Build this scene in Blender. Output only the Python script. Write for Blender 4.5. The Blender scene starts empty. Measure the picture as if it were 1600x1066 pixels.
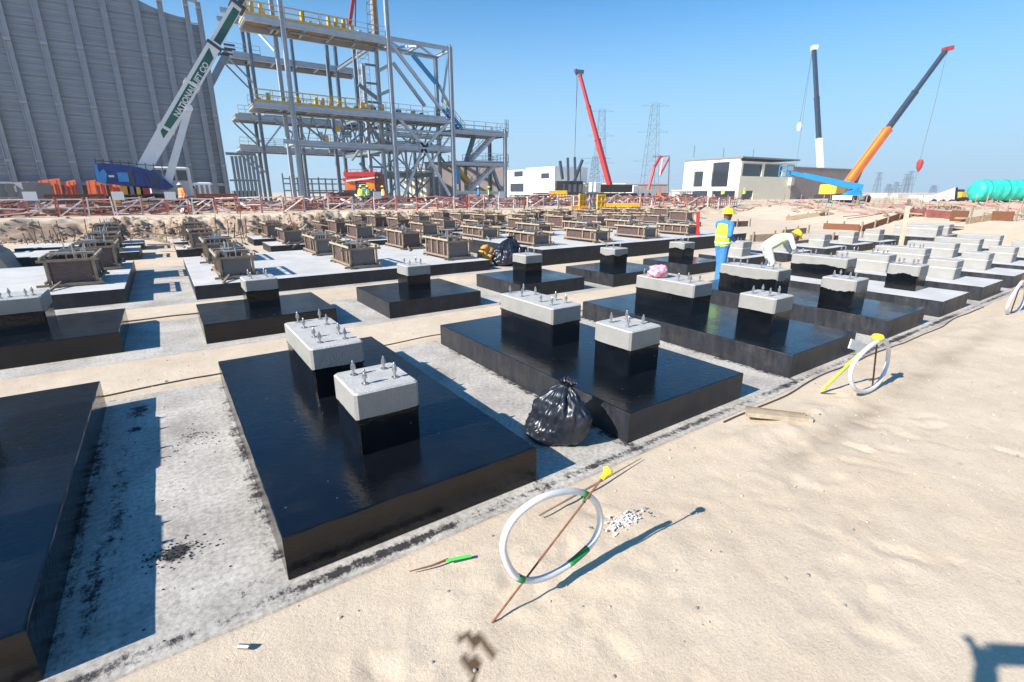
import bpy, bmesh, math, random
import numpy as np
from mathutils import Vector, Matrix, Quaternion
S = bpy.context.scene
C = S.collection
random.seed(7)
rng = np.random.RandomState(5)
R = math.radians

# ------------------------------------------------------------------ camera, sky, sun, exposure
EYE = Vector((0, 0, 2.2))
PITCH, YAW, ROLL, FPX = R(16.94), R(34.76), R(0.01), 765.5
fw = Vector((math.sin(YAW) * math.cos(PITCH), math.cos(YAW) * math.cos(PITCH), -math.sin(PITCH)))
rt = fw.cross(Vector((0, 0, 1))).normalized()
up = rt.cross(fw).normalized()
cd = bpy.data.cameras.new('camera'); cam = bpy.data.objects.new('camera', cd); C.objects.link(cam)
cd.sensor_width = 36; cd.lens = 36 * FPX / 1600; cd.clip_start = 0.02; cd.clip_end = 6000
cam.matrix_world = Matrix((( rt.x, up.x, -fw.x, EYE.x), (rt.y, up.y, -fw.y, EYE.y), (rt.z, up.z, -fw.z, EYE.z), (0, 0, 0, 1)))
S.camera = cam
SUN_EL, SUN_AZ = R(34.2), R(1.0)            # light travels towards azimuth SUN_AZ (from +x, counter-clockwise)
w = bpy.data.worlds.new('World'); S.world = w; w.use_nodes = True
nt = w.node_tree; bg = nt.nodes['Background']
sky = nt.nodes.new('ShaderNodeTexSky'); sky.sky_type = 'NISHITA'; sky.sun_disc = False
sky.sun_elevation = SUN_EL
sky.sun_rotation = R(-91.0 + 2.0) 
sky.air_density = 1.0; sky.dust_density = 0.3; sky.ozone_density = 4.0; sky.altitude = 0
tint = nt.nodes.new('ShaderNodeMix'); tint.data_type = 'RGBA'; tint.blend_type = 'MULTIPLY'; tint.inputs[0].default_value = 1
nt.links.new(sky.outputs[0], tint.inputs[6]); tint.inputs[7].default_value = (.20, .84, 1.16, 1)
# pale band of dusty air all round the horizon
geo = nt.nodes.new('ShaderNodeTexCoord'); sep = nt.nodes.new('ShaderNodeSeparateXYZ'); nt.links.new(geo.outputs['Generated'], sep.inputs[0])
mr = nt.nodes.new('ShaderNodeMapRange'); mr.interpolation_type = 'SMOOTHERSTEP'; nt.links.new(sep.outputs['Z'], mr.inputs[0])
mr.inputs[1].default_value = -.05; mr.inputs[2].default_value = .46; mr.inputs[3].default_value = 1; mr.inputs[4].default_value = 0
hz = nt.nodes.new('ShaderNodeMix'); hz.data_type = 'RGBA'; nt.links.new(mr.outputs[0], hz.inputs[0]); nt.links.new(tint.outputs[2], hz.inputs[6])
hz.inputs[7].default_value = (3.15, 4.75, 6.1, 1)
nt.links.new(hz.outputs[2], bg.inputs[0]); bg.inputs[1].default_value = 0.088
ld = bpy.data.lights.new('sun', 'SUN'); sun = bpy.data.objects.new('sun', ld); C.objects.link(sun)
ld.energy = 4.8; ld.angle = R(0.5); ld.color = (1.0, 0.945, 0.87)
sd = Vector((math.cos(SUN_AZ) * math.cos(SUN_EL), math.sin(SUN_AZ) * math.cos(SUN_EL), -math.sin(SUN_EL)))
sun.rotation_euler = sd.to_track_quat('-Z', 'Y').to_euler(); sun.location = (-40, 0, 60)
S.view_settings.view_transform = 'Standard'; S.view_settings.look = 'None'
S.view_settings.exposure = 0.85; S.view_settings.gamma = 1
S.view_settings.use_curve_mapping = False

# ------------------------------------------------------------------ layout helpers
def ray(px, py): return fw + rt * ((px - 800) / FPX) - up * ((py - 533) / FPX)
def at(px, py, Y): d = ray(px, py); return EYE + d * (Y / d.y)        # point on the vertical plane y = Y
def atx(px, py, X): d = ray(px, py); return EYE + d * (X / d.x)
def atd(px, py, D): return EYE + ray(px, py) * D                       # point at depth D
def gnd(px, py, z=0.0): d = ray(px, py); return EYE + d * ((z - EYE.z) / d.z)
GZ = 0.9

# ------------------------------------------------------------------ materials
M = {}
def mat(name, col, rough=.6, metal=0, spec=.5, var=0.0, scale=6, bump=0.0, bscale=40, col2=None, contrast=None, detail=6, coat=0, emit=None, rvar=0, aniso=None):
    m = bpy.data.materials.new(name); m.use_nodes = True
    n = m.node_tree.nodes; l = m.node_tree.links; b = n['Principled BSDF']
    b.inputs['Base Color'].default_value = (*col, 1); b.inputs['Roughness'].default_value = rough
    b.inputs['Metallic'].default_value = metal; b.inputs['Specular IOR Level'].default_value = spec
    b.inputs['Coat Weight'].default_value = coat
    tc = n.new('ShaderNodeTexCoord')
    if var or col2:
        mp = n.new('ShaderNodeMapping'); l.new(tc.outputs['Object'], mp.inputs[0])
        if aniso: mp.inputs['Scale'].default_value = aniso
        t = n.new('ShaderNodeTexNoise'); t.inputs['Scale'].default_value = scale; t.inputs['Detail'].default_value = detail
        t.inputs['Roughness'].default_value = .62
        l.new(mp.outputs[0], t.inputs['Vector'])
        r = n.new('ShaderNodeValToRGB'); l.new(t.outputs['Fac'], r.inputs[0])
        c2 = col2 if col2 else tuple(max(0, c * (1 - var)) for c in col)
        c1 = col if col2 else tuple(min(1, c * (1 + var)) for c in col)
        a, z = contrast or (.3, .7)
        r.color_ramp.elements[0].position = a; r.color_ramp.elements[1].position = z
        r.color_ramp.elements[0].color = (*c2, 1); r.color_ramp.elements[1].color = (*c1, 1)
        l.new(r.outputs[0], b.inputs['Base Color'])
        if rvar:
            q = n.new('ShaderNodeMapRange'); l.new(t.outputs['Fac'], q.inputs[0]); q.inputs[1].default_value = .3; q.inputs[2].default_value = .7
            q.inputs[3].default_value = rough - rvar; q.inputs[4].default_value = rough + rvar; l.new(q.outputs[0], b.inputs['Roughness'])
    if bump:
        t2 = n.new('ShaderNodeTexNoise'); t2.inputs['Scale'].default_value = bscale; t2.inputs['Detail'].default_value = 8
        l.new(tc.outputs['Object'], t2.inputs['Vector'])
        bp = n.new('ShaderNodeBump'); bp.inputs['Strength'].default_value = min(1, bump * 5); bp.inputs['Distance'].default_value = .02
        l.new(t2.outputs['Fac'], bp.inputs['Height']); l.new(bp.outputs[0], b.inputs['Normal'])
    M[name] = m; return m

mat('black_paint', (.004, .005, .007), rough=.17, var=.35, scale=2.2, bump=.03, bscale=22, rvar=.10, spec=.42)
mat('black_paint_dull', (.020, .021, .026), rough=.45, var=.4, scale=3.0, bump=.05, bscale=30, rvar=.1, spec=.35, aniso=(3, 3, .6))
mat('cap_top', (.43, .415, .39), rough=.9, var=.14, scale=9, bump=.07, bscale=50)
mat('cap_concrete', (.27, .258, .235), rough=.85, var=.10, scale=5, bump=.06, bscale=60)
mat('raw_concrete', (.31, .295, .27), rough=.88, var=.12, scale=3, bump=.06, bscale=40, aniso=(1, 1, 2.5))
mat('white_top', (.52, .505, .48), rough=.88, var=.13, scale=1.8, bump=.05, bscale=40)
mat('cement_line', (.66, .64, .6), rough=.9)
mat('bolt_steel', (.42, .42, .42), rough=.38, metal=.85, var=.15, scale=60)
mat('plywood', (.10, .062, .055), rough=.55, var=.35, scale=7, aniso=(1, 1, 4), bump=.03)
mat('plywood_black', (.035, .030, .034), rough=.4, col2=(.13, .12, .12), scale=5, contrast=(.62, .40), bump=.03)
mat('timber', (.27, .20, .135), rough=.8, var=.28, scale=9, bump=.05, bscale=50)
mat('timber_pale', (.40, .32, .225), rough=.8, var=.2, scale=9, bump=.05)
mat('rusty', (.19, .075, .035), rough=.85, var=.35, scale=30, bump=.05)
mat('rebar', (.20, .12, .075), rough=.75, var=.3, scale=30)
mat('galv', (.42, .47, .52), rough=.5, metal=.3, var=.12, scale=1.5)
mat('galv_dark', (.22, .27, .32), rough=.55, metal=.4, var=.15, scale=1.5)
mat('wall_sheet', (.27, .29, .315), rough=.6, metal=.25, var=.10, scale=.5, aniso=(1, 1, 6))
mat('wall_dark', (.12, .13, .145), rough=.6, metal=.25, var=.2, scale=.5)
mat('wall_rib', (.34, .355, .38), rough=.5, metal=.4, var=.1, scale=2)
mat('yellow_steel', (.62, .40, .045), rough=.5, var=.15, scale=3)
mat('yellow_plastic', (.85, .78, .03), rough=.4)
mat('grating', (.20, .18, .15), rough=.8, var=.3, scale=8)
mat('rust_deck', (.30, .19, .10), rough=.8, var=.3, scale=2)
mat('crane_white', (.74, .74, .72), rough=.35, var=.06, scale=2)
mat('crane_green', (.010, .055, .06), rough=.35, col2=(.02, .12, .07), scale=.6, contrast=(.45, .55))
mat('crane_dark', (.035, .05, .075), rough=.4, var=.25, scale=2)
mat('crane_red', (.42, .035, .03), rough=.4, var=.15, scale=1)
mat('crane_orange', (.78, .17, .03), rough=.4, var=.15, scale=1)
mat('crane_amber', (.85, .33, .04), rough=.4, var=.15, scale=1)
mat('crane_yellow', (.78, .45, .04), rough=.4, var=.1, scale=1)
mat('tarp_blue', (.012, .040, .19), rough=.45, var=.3, scale=2, bump=.15, bscale=3)
mat('light_blue', (.06, .29, .62), rough=.4, var=.1, scale=2)
mat('lift_blue', (.025, .26, .52), rough=.35, var=.1, scale=1)
mat('white_paint', (.76, .76, .74), rough=.5, var=.05, scale=2)
mat('cream_wall', (.80, .74, .58), rough=.85, var=.05, scale=.6)
mat('brown_wall', (.28, .225, .205), rough=.9, var=.10, scale=.5)
mat('beige', (.55, .48, .38), rough=.8, var=.1, scale=1)
mat('roof_grey', (.20, .21, .21), rough=.8)
mat('dark', (.018, .018, .02), rough=.6, var=.3, scale=3)
mat('rubber', (.02, .02, .02), rough=.9)
mat('glass_dark', (.03, .035, .045), rough=.08, spec=.8)
mat('grey_box', (.22, .22, .23), rough=.6, var=.1, scale=2)
mat('orange_panel', (.62, .13, .025), rough=.6, var=.2, scale=1.5)
mat('fence_red', (.50, .17, .12), rough=.6, var=.2, scale=4)
mat('fence_mesh', (.48, .20, .16), rough=.8, var=.3, scale=4)
mat('fence_white', (.68, .62, .58), rough=.6, var=.15, scale=5)
mat('maroon', (.22, .07, .06), rough=.8, var=.4, scale=3)
mat('pink_dust', (.42, .27, .24), rough=.9, var=.2, scale=2)
mat('tarp_green', (.03, .50, .40), rough=.45, var=.25, scale=1.5, bump=.2, bscale=2.2)
mat('bag_black', (.016, .019, .027), rough=.33, spec=.5, bump=.06, bscale=9)
mat('bag_pink', (.72, .36, .42), rough=.5, var=.2, scale=12, bump=.08, bscale=25)
mat('hose_white', (.72, .70, .67), rough=.4, var=.08, scale=12)
mat('tape_green', (.02, .22, .06), rough=.5)
mat('bright_green', (.12, .70, .10), rough=.5)
mat('lime', (.52, .72, .05), rough=.5)
mat('skin', (.14, .075, .045), rough=.55)
mat('coverall_blue', (.055, .21, .48), rough=.9, var=.15, scale=9, bump=.06, bscale=14)
mat('coverall_white', (.62, .64, .60), rough=.9, var=.08, scale=9, bump=.08, bscale=12)
mat('vest_lime', (.50, .78, .04), rough=.7, var=.12, scale=8)
mat('vest_pale', (.62, .70, .38), rough=.8)
mat('vest_orange', (.85, .25, .05), rough=.7)
mat('silver_band', (.62, .64, .62), rough=.4)
mat('helmet_yellow', (.85, .66, .02), rough=.3)
mat('helmet_white', (.75, .75, .75), rough=.3)
mat('trousers_dark', (.05, .045, .07), rough=.9)
mat('shirt_grey', (.12, .12, .13), rough=.9)
mat('hair', (.01, .008, .006), rough=.8)
mat('phone_black', (.01, .01, .012), rough=.2)
mat('pylon', (.10, .12, .14), rough=.6, metal=.3)
mat('wire', (.10, .11, .12), rough=.6)
mat('litter', (.55, .55, .56), rough=.7, col2=(.06, .06, .07), scale=18, contrast=(.45, .55))
mat('cloth_orange', (.62, .30, .07), rough=.9, var=.3, scale=8)
mat('earth', (.34, .25, .175), rough=.95, var=.35, scale=3, bump=.1, bscale=12)
mat('cable', (.07, .06, .05), rough=.8)

def dusty(name, amount=.5, sc=2.0):
    m = M[name]; n = m.node_tree.nodes; l = m.node_tree.links; b = n['Principled BSDF']
    tc = n.new('ShaderNodeTexCoord'); src = b.inputs['Base Color'].links[0].from_socket; rs = b.inputs['Roughness'].links[0].from_socket if b.inputs['Roughness'].links else None
    a = n.new('ShaderNodeTexNoise'); a.inputs['Scale'].default_value = sc; a.inputs['Detail'].default_value = 9; a.inputs['Roughness'].default_value = .72; l.new(tc.outputs['Object'], a.inputs['Vector'])
    v = n.new('ShaderNodeTexVoronoi'); v.inputs['Scale'].default_value = 9; l.new(tc.outputs['Object'], v.inputs['Vector'])
    r1 = n.new('ShaderNodeMapRange'); l.new(a.outputs['Fac'], r1.inputs[0]); r1.inputs[1].default_value = .50; r1.inputs[2].default_value = .80; r1.inputs[4].default_value = amount
    r2 = n.new('ShaderNodeMapRange'); l.new(v.outputs['Distance'], r2.inputs[0]); r2.inputs[1].default_value = .045; r2.inputs[2].default_value = .075; r2.inputs[3].default_value = .55; r2.inputs[4].default_value = 0
    g = n.new('ShaderNodeMath'); g.operation = 'GREATER_THAN'; l.new(v.outputs['Color'], g.inputs[0]); g.inputs[1].default_value = .62
    k = n.new('ShaderNodeMath'); k.operation = 'MULTIPLY'; l.new(r2.outputs[0], k.inputs[0]); l.new(g.outputs[0], k.inputs[1])
    mx = n.new('ShaderNodeMath'); mx.operation = 'MAXIMUM'; l.new(r1.outputs[0], mx.inputs[0]); l.new(k.outputs[0], mx.inputs[1])
    c = n.new('ShaderNodeMix'); c.data_type = 'RGBA'; l.new(mx.outputs[0], c.inputs[0]); l.new(src, c.inputs[6]); c.inputs[7].default_value = (.16, .14, .12, 1); l.new(c.outputs[2], b.inputs['Base Color'])
    if rs:
        q = n.new('ShaderNodeMix'); q.data_type = 'FLOAT'; l.new(mx.outputs[0], q.inputs[0]); l.new(rs, q.inputs[2]); q.inputs[3].default_value = .85; l.new(q.outputs[0], b.inputs['Roughness'])
dusty('black_paint', .05, 5.0); dusty('black_paint_dull', .22, 3.0)
for nm in ('cap_concrete', 'raw_concrete'):
    n = M[nm].node_tree.nodes; l = M[nm].node_tree.links; b = n['Principled BSDF']; src = b.inputs['Base Color'].links[0].from_socket
    tc = n.new('ShaderNodeTexCoord'); v = n.new('ShaderNodeTexVoronoi'); v.inputs['Scale'].default_value = 26; l.new(tc.outputs['Object'], v.inputs['Vector'])
    r = n.new('ShaderNodeMapRange'); l.new(v.outputs['Distance'], r.inputs[0]); r.inputs[1].default_value = .05; r.inputs[2].default_value = .10; r.inputs[3].default_value = .35; r.inputs[4].default_value = 0
    g = n.new('ShaderNodeMath'); g.operation = 'GREATER_THAN'; l.new(v.outputs['Color'], g.inputs[0]); g.inputs[1].default_value = .72
    k = n.new('ShaderNodeMath'); k.operation = 'MULTIPLY'; l.new(r.outputs[0], k.inputs[0]); l.new(g.outputs[0], k.inputs[1])
    c = n.new('ShaderNodeMix'); c.data_type = 'RGBA'; l.new(k.outputs[0], c.inputs[0]); l.new(src, c.inputs[6]); c.inputs[7].default_value = (.11, .10, .09, 1); l.new(c.outputs[2], b.inputs['Base Color'])
def sand_material():
    m = bpy.data.materials.new('sand'); m.use_nodes = True; n = m.node_tree.nodes; l = m.node_tree.links; b = n['Principled BSDF']
    b.inputs['Roughness'].default_value = .95; b.inputs['Specular IOR Level'].default_value = .2
    tc = n.new('ShaderNodeTexCoord')
    def noise(sc, det=6, ro=.6, dist=0):
        t = n.new('ShaderNodeTexNoise'); t.inputs['Scale'].default_value = sc; t.inputs['Detail'].default_value = det
        t.inputs['Roughness'].default_value = ro; t.inputs['Distortion'].default_value = dist; l.new(tc.outputs['Object'], t.inputs['Vector']); return t
    def ramp(src, p0, c0, p1, c1):
        r = n.new('ShaderNodeValToRGB'); r.color_ramp.elements[0].position = p0; r.color_ramp.elements[0].color = (*c0, 1)
        r.color_ramp.elements[1].position = p1; r.color_ramp.elements[1].color = (*c1, 1); l.new(src, r.inputs[0]); return r
    def mix(f, a, bb, mode='MIX'):
        x = n.new('ShaderNodeMix'); x.data_type = 'RGBA'; x.blend_type = mode
        if hasattr(f, 'links'): l.new(f, x.inputs[0])
        else: x.inputs[0].default_value = f
        l.new(a, x.inputs[6]); l.new(bb, x.inputs[7]); return x.outputs[2]
    big = ramp(noise(.55, 5, .6).outputs['Fac'], .32, (.575, .455, .33), .68, (.66, .55, .415))
    mid = ramp(noise(4, 7, .7).outputs['Fac'], .25, (.90, .885, .865), .75, (1.05, 1.05, 1.05))
    c = mix(1.0, big.outputs[0], mid.outputs[0], 'MULTIPLY')
    fine = ramp(noise(70, 4, .7).outputs['Fac'], .28, (.86, .835, .81), .55, (1.03, 1.03, 1.03))
    c = mix(1.0, c, fine.outputs[0], 'MULTIPLY')
    # small pebbles and dirt flecks
    vo = n.new('ShaderNodeTexVoronoi'); vo.inputs['Scale'].default_value = 14; l.new(tc.outputs['Object'], vo.inputs['Vector'])
    fl = ramp(vo.outputs['Distance'], .05, (1, 1, 1), .09, (0, 0, 0))
    gate = ramp(noise(1.3, 3).outputs['Fac'], .56, (0, 0, 0), .66, (1, 1, 1))
    mu = n.new('ShaderNodeMath'); mu.operation = 'MULTIPLY'; l.new(fl.outputs[0], mu.inputs[0]); l.new(gate.outputs[0], mu.inputs[1])
    mu2 = n.new('ShaderNodeMath'); mu2.operation = 'MULTIPLY'; l.new(mu.outputs[0], mu2.inputs[0]); mu2.inputs[1].default_value = .55
    dk = n.new('ShaderNodeRGB'); dk.outputs[0].default_value = (.10, .07, .05, 1)
    c = mix(mu2.outputs[0], c, dk.outputs[0])
    # bank earth: redder and darker from an attribute
    at_ = n.new('ShaderNodeAttribute'); at_.attribute_name = 'earth'
    er = ramp(noise(1.6, 8, .75).outputs['Fac'], .35, (.20, .125, .085), .62, (.46, .34, .24))
    c = mix(at_.outputs['Fac'], c, er.outputs[0])
    wt = n.new('ShaderNodeAttribute'); wt.attribute_name = 'wet'
    wc = n.new('ShaderNodeRGB'); wc.outputs[0].default_value = (.11, .07, .04, 1)
    c = mix(wt.outputs['Fac'], c, wc.outputs[0])
    l.new(c, b.inputs['Base Color'])
    h1 = noise(38, 8, .75); h2 = noise(5, 6, .6, .4); h3 = noise(150, 3, .6)
    a = n.new('ShaderNodeMath'); a.operation = 'MULTIPLY_ADD'; l.new(h2.outputs['Fac'], a.inputs[0]); a.inputs[1].default_value = 1.5; l.new(h1.outputs['Fac'], a.inputs[2])
    a2 = n.new('ShaderNodeMath'); a2.operation = 'MULTIPLY_ADD'; l.new(h3.outputs['Fac'], a2.inputs[0]); a2.inputs[1].default_value = .3; l.new(a.outputs[0], a2.inputs[2])
    bp = n.new('ShaderNodeBump'); bp.inputs['Strength'].default_value = .6; bp.inputs['Distance'].default_value = .013
    l.new(a2.outputs[0], bp.inputs['Height']); l.new(bp.outputs[0], b.inputs['Normal'])
    M['sand'] = m
def slab_material():
    m = bpy.data.materials.new('blinding'); m.use_nodes = True; n = m.node_tree.nodes; l = m.node_tree.links; b = n['Principled BSDF']
    b.inputs['Roughness'].default_value = .9; b.inputs['Specular IOR Level'].default_value = .3
    tc = n.new('ShaderNodeTexCoord')
    def noise(sc, det=8, ro=.65, aniso=None):
        t = n.new('ShaderNodeTexNoise'); t.inputs['Scale'].default_value = sc; t.inputs['Detail'].default_value = det; t.inputs['Roughness'].default_value = ro
        mp = n.new('ShaderNodeMapping'); l.new(tc.outputs['Object'], mp.inputs[0])
        if aniso: mp.inputs['Scale'].default_value = aniso
        l.new(mp.outputs[0], t.inputs['Vector']); return t
    r = n.new('ShaderNodeValToRGB'); l.new(noise(1.6).outputs['Fac'], r.inputs[0])
    e = r.color_ramp.elements; e[0].position = .3; e[0].color = (.34, .31, .27, 1); e[1].position = .60; e[1].color = (.56, .52, .455, 1)
    # scratches and tar spatter where the attribute says there is wear
    st = n.new('ShaderNodeAttribute'); st.attribute_name = 'stain'
    sn = noise(9, 10, .8, (1, 1, 1)); sn2 = noise(34, 6, .8, (1, .35, 1))
    ad = n.new('ShaderNodeMath'); ad.operation = 'ADD'; l.new(st.outputs['Fac'], ad.inputs[0]); l.new(sn.outputs['Fac'], ad.inputs[1])
    ad2 = n.new('ShaderNodeMath'); ad2.operation = 'MULTIPLY_ADD'; l.new(sn2.outputs['Fac'], ad2.inputs[0]); ad2.inputs[1].default_value = .55; l.new(ad.outputs[0], ad2.inputs[2])
    sr = n.new('ShaderNodeValToRGB'); l.new(ad2.outputs[0], sr.inputs[0])
    q = sr.color_ramp.elements; q[0].position = .0; q[0].color = (0, 0, 0, 1); q[1].position = 1; q[1].color = (1, 1, 1, 1)
    mr = n.new('ShaderNodeMapRange'); l.new(ad2.outputs[0], mr.inputs[0]); mr.inputs[1].default_value = 1.07; mr.inputs[2].default_value = 1.20
    mx = n.new('ShaderNodeMix'); mx.data_type = 'RGBA'; l.new(mr.outputs[0], mx.inputs[0]); l.new(r.outputs[0], mx.inputs[6]); mx.inputs[7].default_value = (.045, .042, .045, 1)
    fn = n.new('ShaderNodeValToRGB'); l.new(noise(26, 5, .7).outputs['Fac'], fn.inputs[0])
    fe = fn.color_ramp.elements; fe[0].position = .33; fe[0].color = (.62, .61, .62, 1); fe[1].position = .6; fe[1].color = (1.05, 1.05, 1.05, 1)
    m2 = n.new('ShaderNodeMix'); m2.data_type = 'RGBA'; m2.blend_type = 'MULTIPLY'; m2.inputs[0].default_value = 1; l.new(mx.outputs[2], m2.inputs[6]); l.new(fn.outputs[0], m2.inputs[7])
    l.new(m2.outputs[2], b.inputs['Base Color'])
    bp = n.new('ShaderNodeBump'); bp.inputs['Strength'].default_value = .5; bp.inputs['Distance'].default_value = .012
    l.new(noise(30, 8, .8).outputs['Fac'], bp.inputs['Height']); l.new(bp.outputs[0], b.inputs['Normal'])
    M['blinding'] = m
sand_material(); slab_material()

# ------------------------------------------------------------------ mesh helpers
class MB:
    def __init__(s): s.v = []; s.f = []; s.mi = []
    def add(s, vs, fs, mi=0):
        o = len(s.v); s.v += [tuple(v) for v in vs]; s.f += [tuple(i + o for i in f) for f in fs]; s.mi += [mi] * len(fs); return s
    def box(s, x0, x1, y0, y1, z0, z1, mi=0):
        return s.add([(x0,y0,z0),(x1,y0,z0),(x1,y1,z0),(x0,y1,z0),(x0,y0,z1),(x1,y0,z1),(x1,y1,z1),(x0,y1,z1)],
                     [(0,3,2,1),(4,5,6,7),(0,1,5,4),(1,2,6,5),(2,3,7,6),(3,0,4,7)], mi)
    def cham(s, x0, x1, y0, y1, z0, z1, c=.02, t=.008, mi=0, mt=None):     # box with cut vertical corners and a small top chamfer
        def ring(z, i, cc):
            a, b_, d, e = x0 + i, x1 - i, y0 + i, y1 - i
            return [(a+cc,d,z),(b_-cc,d,z),(b_,d+cc,z),(b_,e-cc,z),(b_-cc,e,z),(a+cc,e,z),(a,e-cc,z),(a,d+cc,z)]
        vs = ring(z0, 0, c) + ring(z1 - t, 0, c) + ring(z1, t, c)
        fs = [tuple(reversed(range(8))), tuple(range(16, 24))]
        for k in (0, 8):
            for i in range(8): j = (i + 1) % 8; fs.append((k+i, k+j, k+8+j, k+8+i))
        s.add(vs, fs, mi)
        if mt is not None:
            s.mi[-len(fs)+1] = mt
            for q in range(8): s.mi[-1-q] = mt
        return s
    def beam(s, P, Q, w=.1, h=None, mi=0, upv=(0, 0, 1), w2=None, h2=None):
        P = Vector(P); Q = Vector(Q); h = h or w; w2 = w2 or w; h2 = h2 or (h if w2 == w else h * w2 / w)
        d = (Q - P).normalized(); u = Vector(upv)
        if abs(d.dot(u)) > .98: u = Vector((1, 0, 0))
        r = d.cross(u).normalized(); u = r.cross(d)
        vs = []
        for p, a, b_ in ((P, w/2, h/2), (Q, w2/2, h2/2)):
            vs += [p - r*a - u*b_, p + r*a - u*b_, p + r*a + u*b_, p - r*a + u*b_]
        return s.add(vs, [(0,1,2,3),(7,6,5,4),(0,4,5,1),(1,5,6,2),(2,6,7,3),(3,7,4,0)], mi)
    def ibeam(s, P, Q, w=.3, h=.3, t=.03, mi=0, upv=(0, 0, 1)):   # H section: two flanges and a web
        P = Vector(P); Q = Vector(Q); d = (Q - P).normalized(); u = Vector(upv)
        if abs(d.dot(u)) > .98: u = Vector((1, 0, 0))
        r = d.cross(u).normalized(); u = r.cross(d)
        for k in (-1, 1): s.beam(P + u*k*(h/2 - t/2), Q + u*k*(h/2 - t/2), w, t, mi, upv)
        return s.beam(P, Q, t, h - 2.1*t, mi, upv)
    def tube(s, pts, r, n=8, mi=0, closed=False, caps=True):
        pts = [Vector(p) for p in pts]; N = len(pts); rr = r if isinstance(r, (list, tuple)) else [r] * N
        o = len(s.v); pu = None
        for i, p in enumerate(pts):
            if closed: d = pts[(i+1) % N] - pts[i-1]
            else: d = pts[min(i+1, N-1)] - pts[max(i-1, 0)]
            d.normalize()
            if pu is None: pu = d.orthogonal().normalized()
            else: pu = (pu - d * pu.dot(d)).normalized()
            q = d.cross(pu)
            for k in range(n):
                a = 2*math.pi*k/n; s.v.append(tuple(p + (pu*math.cos(a) + q*math.sin(a)) * rr[i]))
        for i in range(N if closed else N - 1):
            j = (i + 1) % N
            for k in range(n):
                k2 = (k + 1) % n; s.f.append((o+i*n+k, o+i*n+k2, o+j*n+k2, o+j*n+k)); s.mi.append(mi)
        if caps and not closed:
            s.f.append(tuple(o + k for k in reversed(range(n)))); s.mi.append(mi)
            s.f.append(tuple(o + (N-1)*n + k for k in range(n))); s.mi.append(mi)
        return s
    def cyl(s, P, Q, r, n=12, mi=0, r2=None): return s.tube([P, Q], [r, r if r2 is None else r2], n, mi)
    def lathe(s, c, prof, n=16, mi=0, axis=(0, 0, 1), sx=1, sy=1):
        ax = Vector(axis).normalized(); q = Vector((0, 0, 1)).rotation_difference(ax); o = len(s.v); c = Vector(c)
        for r, z in prof:
            for k in range(n):
                a = 2*math.pi*k/n; s.v.append(tuple(c + q @ Vector((r*math.cos(a)*sx, r*math.sin(a)*sy, z))))
        for i in range(len(prof) - 1):
            for k in range(n):
                k2 = (k+1) % n; s.f.append((o+i*n+k, o+i*n+k2, o+(i+1)*n+k2, o+(i+1)*n+k)); s.mi.append(mi)
        s.f.append(tuple(o + k for k in reversed(range(n)))); s.mi.append(mi)
        s.f.append(tuple(o + (len(prof)-1)*n + k for k in range(n))); s.mi.append(mi)
        return s
    def prism(s, poly, off, mi=0):      # closed polygon of points, pushed along off
        n = len(poly); off = Vector(off); vs = [Vector(p) for p in poly]; vs += [v + off for v in vs]
        fs = [tuple(reversed(range(n))), tuple(range(n, 2*n))] + [(i, (i+1) % n, (i+1) % n + n, i + n) for i in range(n)]
        return s.add(vs, fs, mi)
    def ball(s, c, r, nu=8, nv=6, mi=0, sc=(1, 1, 1)):
        prof = []; c = Vector(c); o = len(s.v)
        for j in range(nv + 1):
            th = math.pi * j / nv - math.pi / 2
            for k in range(nu):
                a = 2*math.pi*k/nu
                s.v.append((c.x + r*sc[0]*math.cos(th)*math.cos(a), c.y + r*sc[1]*math.cos(th)*math.sin(a), c.z + r*sc[2]*math.sin(th)))
        for j in range(nv):
            for k in range(nu):
                k2 = (k+1) % nu; s.f.append((o+j*nu+k, o+j*nu+k2, o+(j+1)*nu+k2, o+(j+1)*nu+k)); s.mi.append(mi)
        return s
    def build(s, name, m, parent=None, smooth=False, org=None):
        me = bpy.data.meshes.new(name)
        o_ = Vector(org) if org is not None else root_loc(parent)
        me.from_pydata([(v[0]-o_.x, v[1]-o_.y, v[2]-o_.z) for v in s.v], [], s.f)
        ms = m if isinstance(m, (list, tuple)) else [m]
        for k in ms: me.materials.append(M[k] if isinstance(k, str) else k)
        if len(ms) > 1: me.polygons.foreach_set('material_index', s.mi)
        if smooth: me.polygons.foreach_set('use_smooth', [True] * len(me.polygons))
        me.validate(); me.update()
        bm = bmesh.new(); bm.from_mesh(me); bmesh.ops.recalc_face_normals(bm, faces=bm.faces); bm.to_mesh(me); bm.free()
        o = bpy.data.objects.new(name, me); C.objects.link(o)
        if parent: o.parent = parent
        elif org is not None: o.location = o_
        return o
def root_loc(p):
    if p is None: return Vector((0, 0, 0))
    while p.parent: p = p.parent
    return Vector(p.location)
def tag(o, label=None, cat=None, group=None, kind=None):
    if label: o['label'] = label
    if cat: o['category'] = cat
    if group: o['group'] = group
    if kind: o['kind'] = kind
    return o
def thing(name, loc, label, cat, group=None):
    o = bpy.data.objects.new(name, None); C.objects.link(o); o.location = loc; o.empty_display_size = .2
    return tag(o, label, cat, group)
kids = {}
def tree_copy(o, parent=None, loc=None):
    c = o.copy(); C.objects.link(c)
    if parent: c.parent = parent
    if loc is not None: c.location = loc
    for ch in o.children: tree_copy(ch, c)
    return c
ORD = ['first','second','third','fourth','fifth','sixth','seventh','eighth','ninth','tenth','eleventh','twelfth','thirteenth','fourteenth','fifteenth','sixteenth',
       'seventeenth','eighteenth','nineteenth','twentieth']
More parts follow.
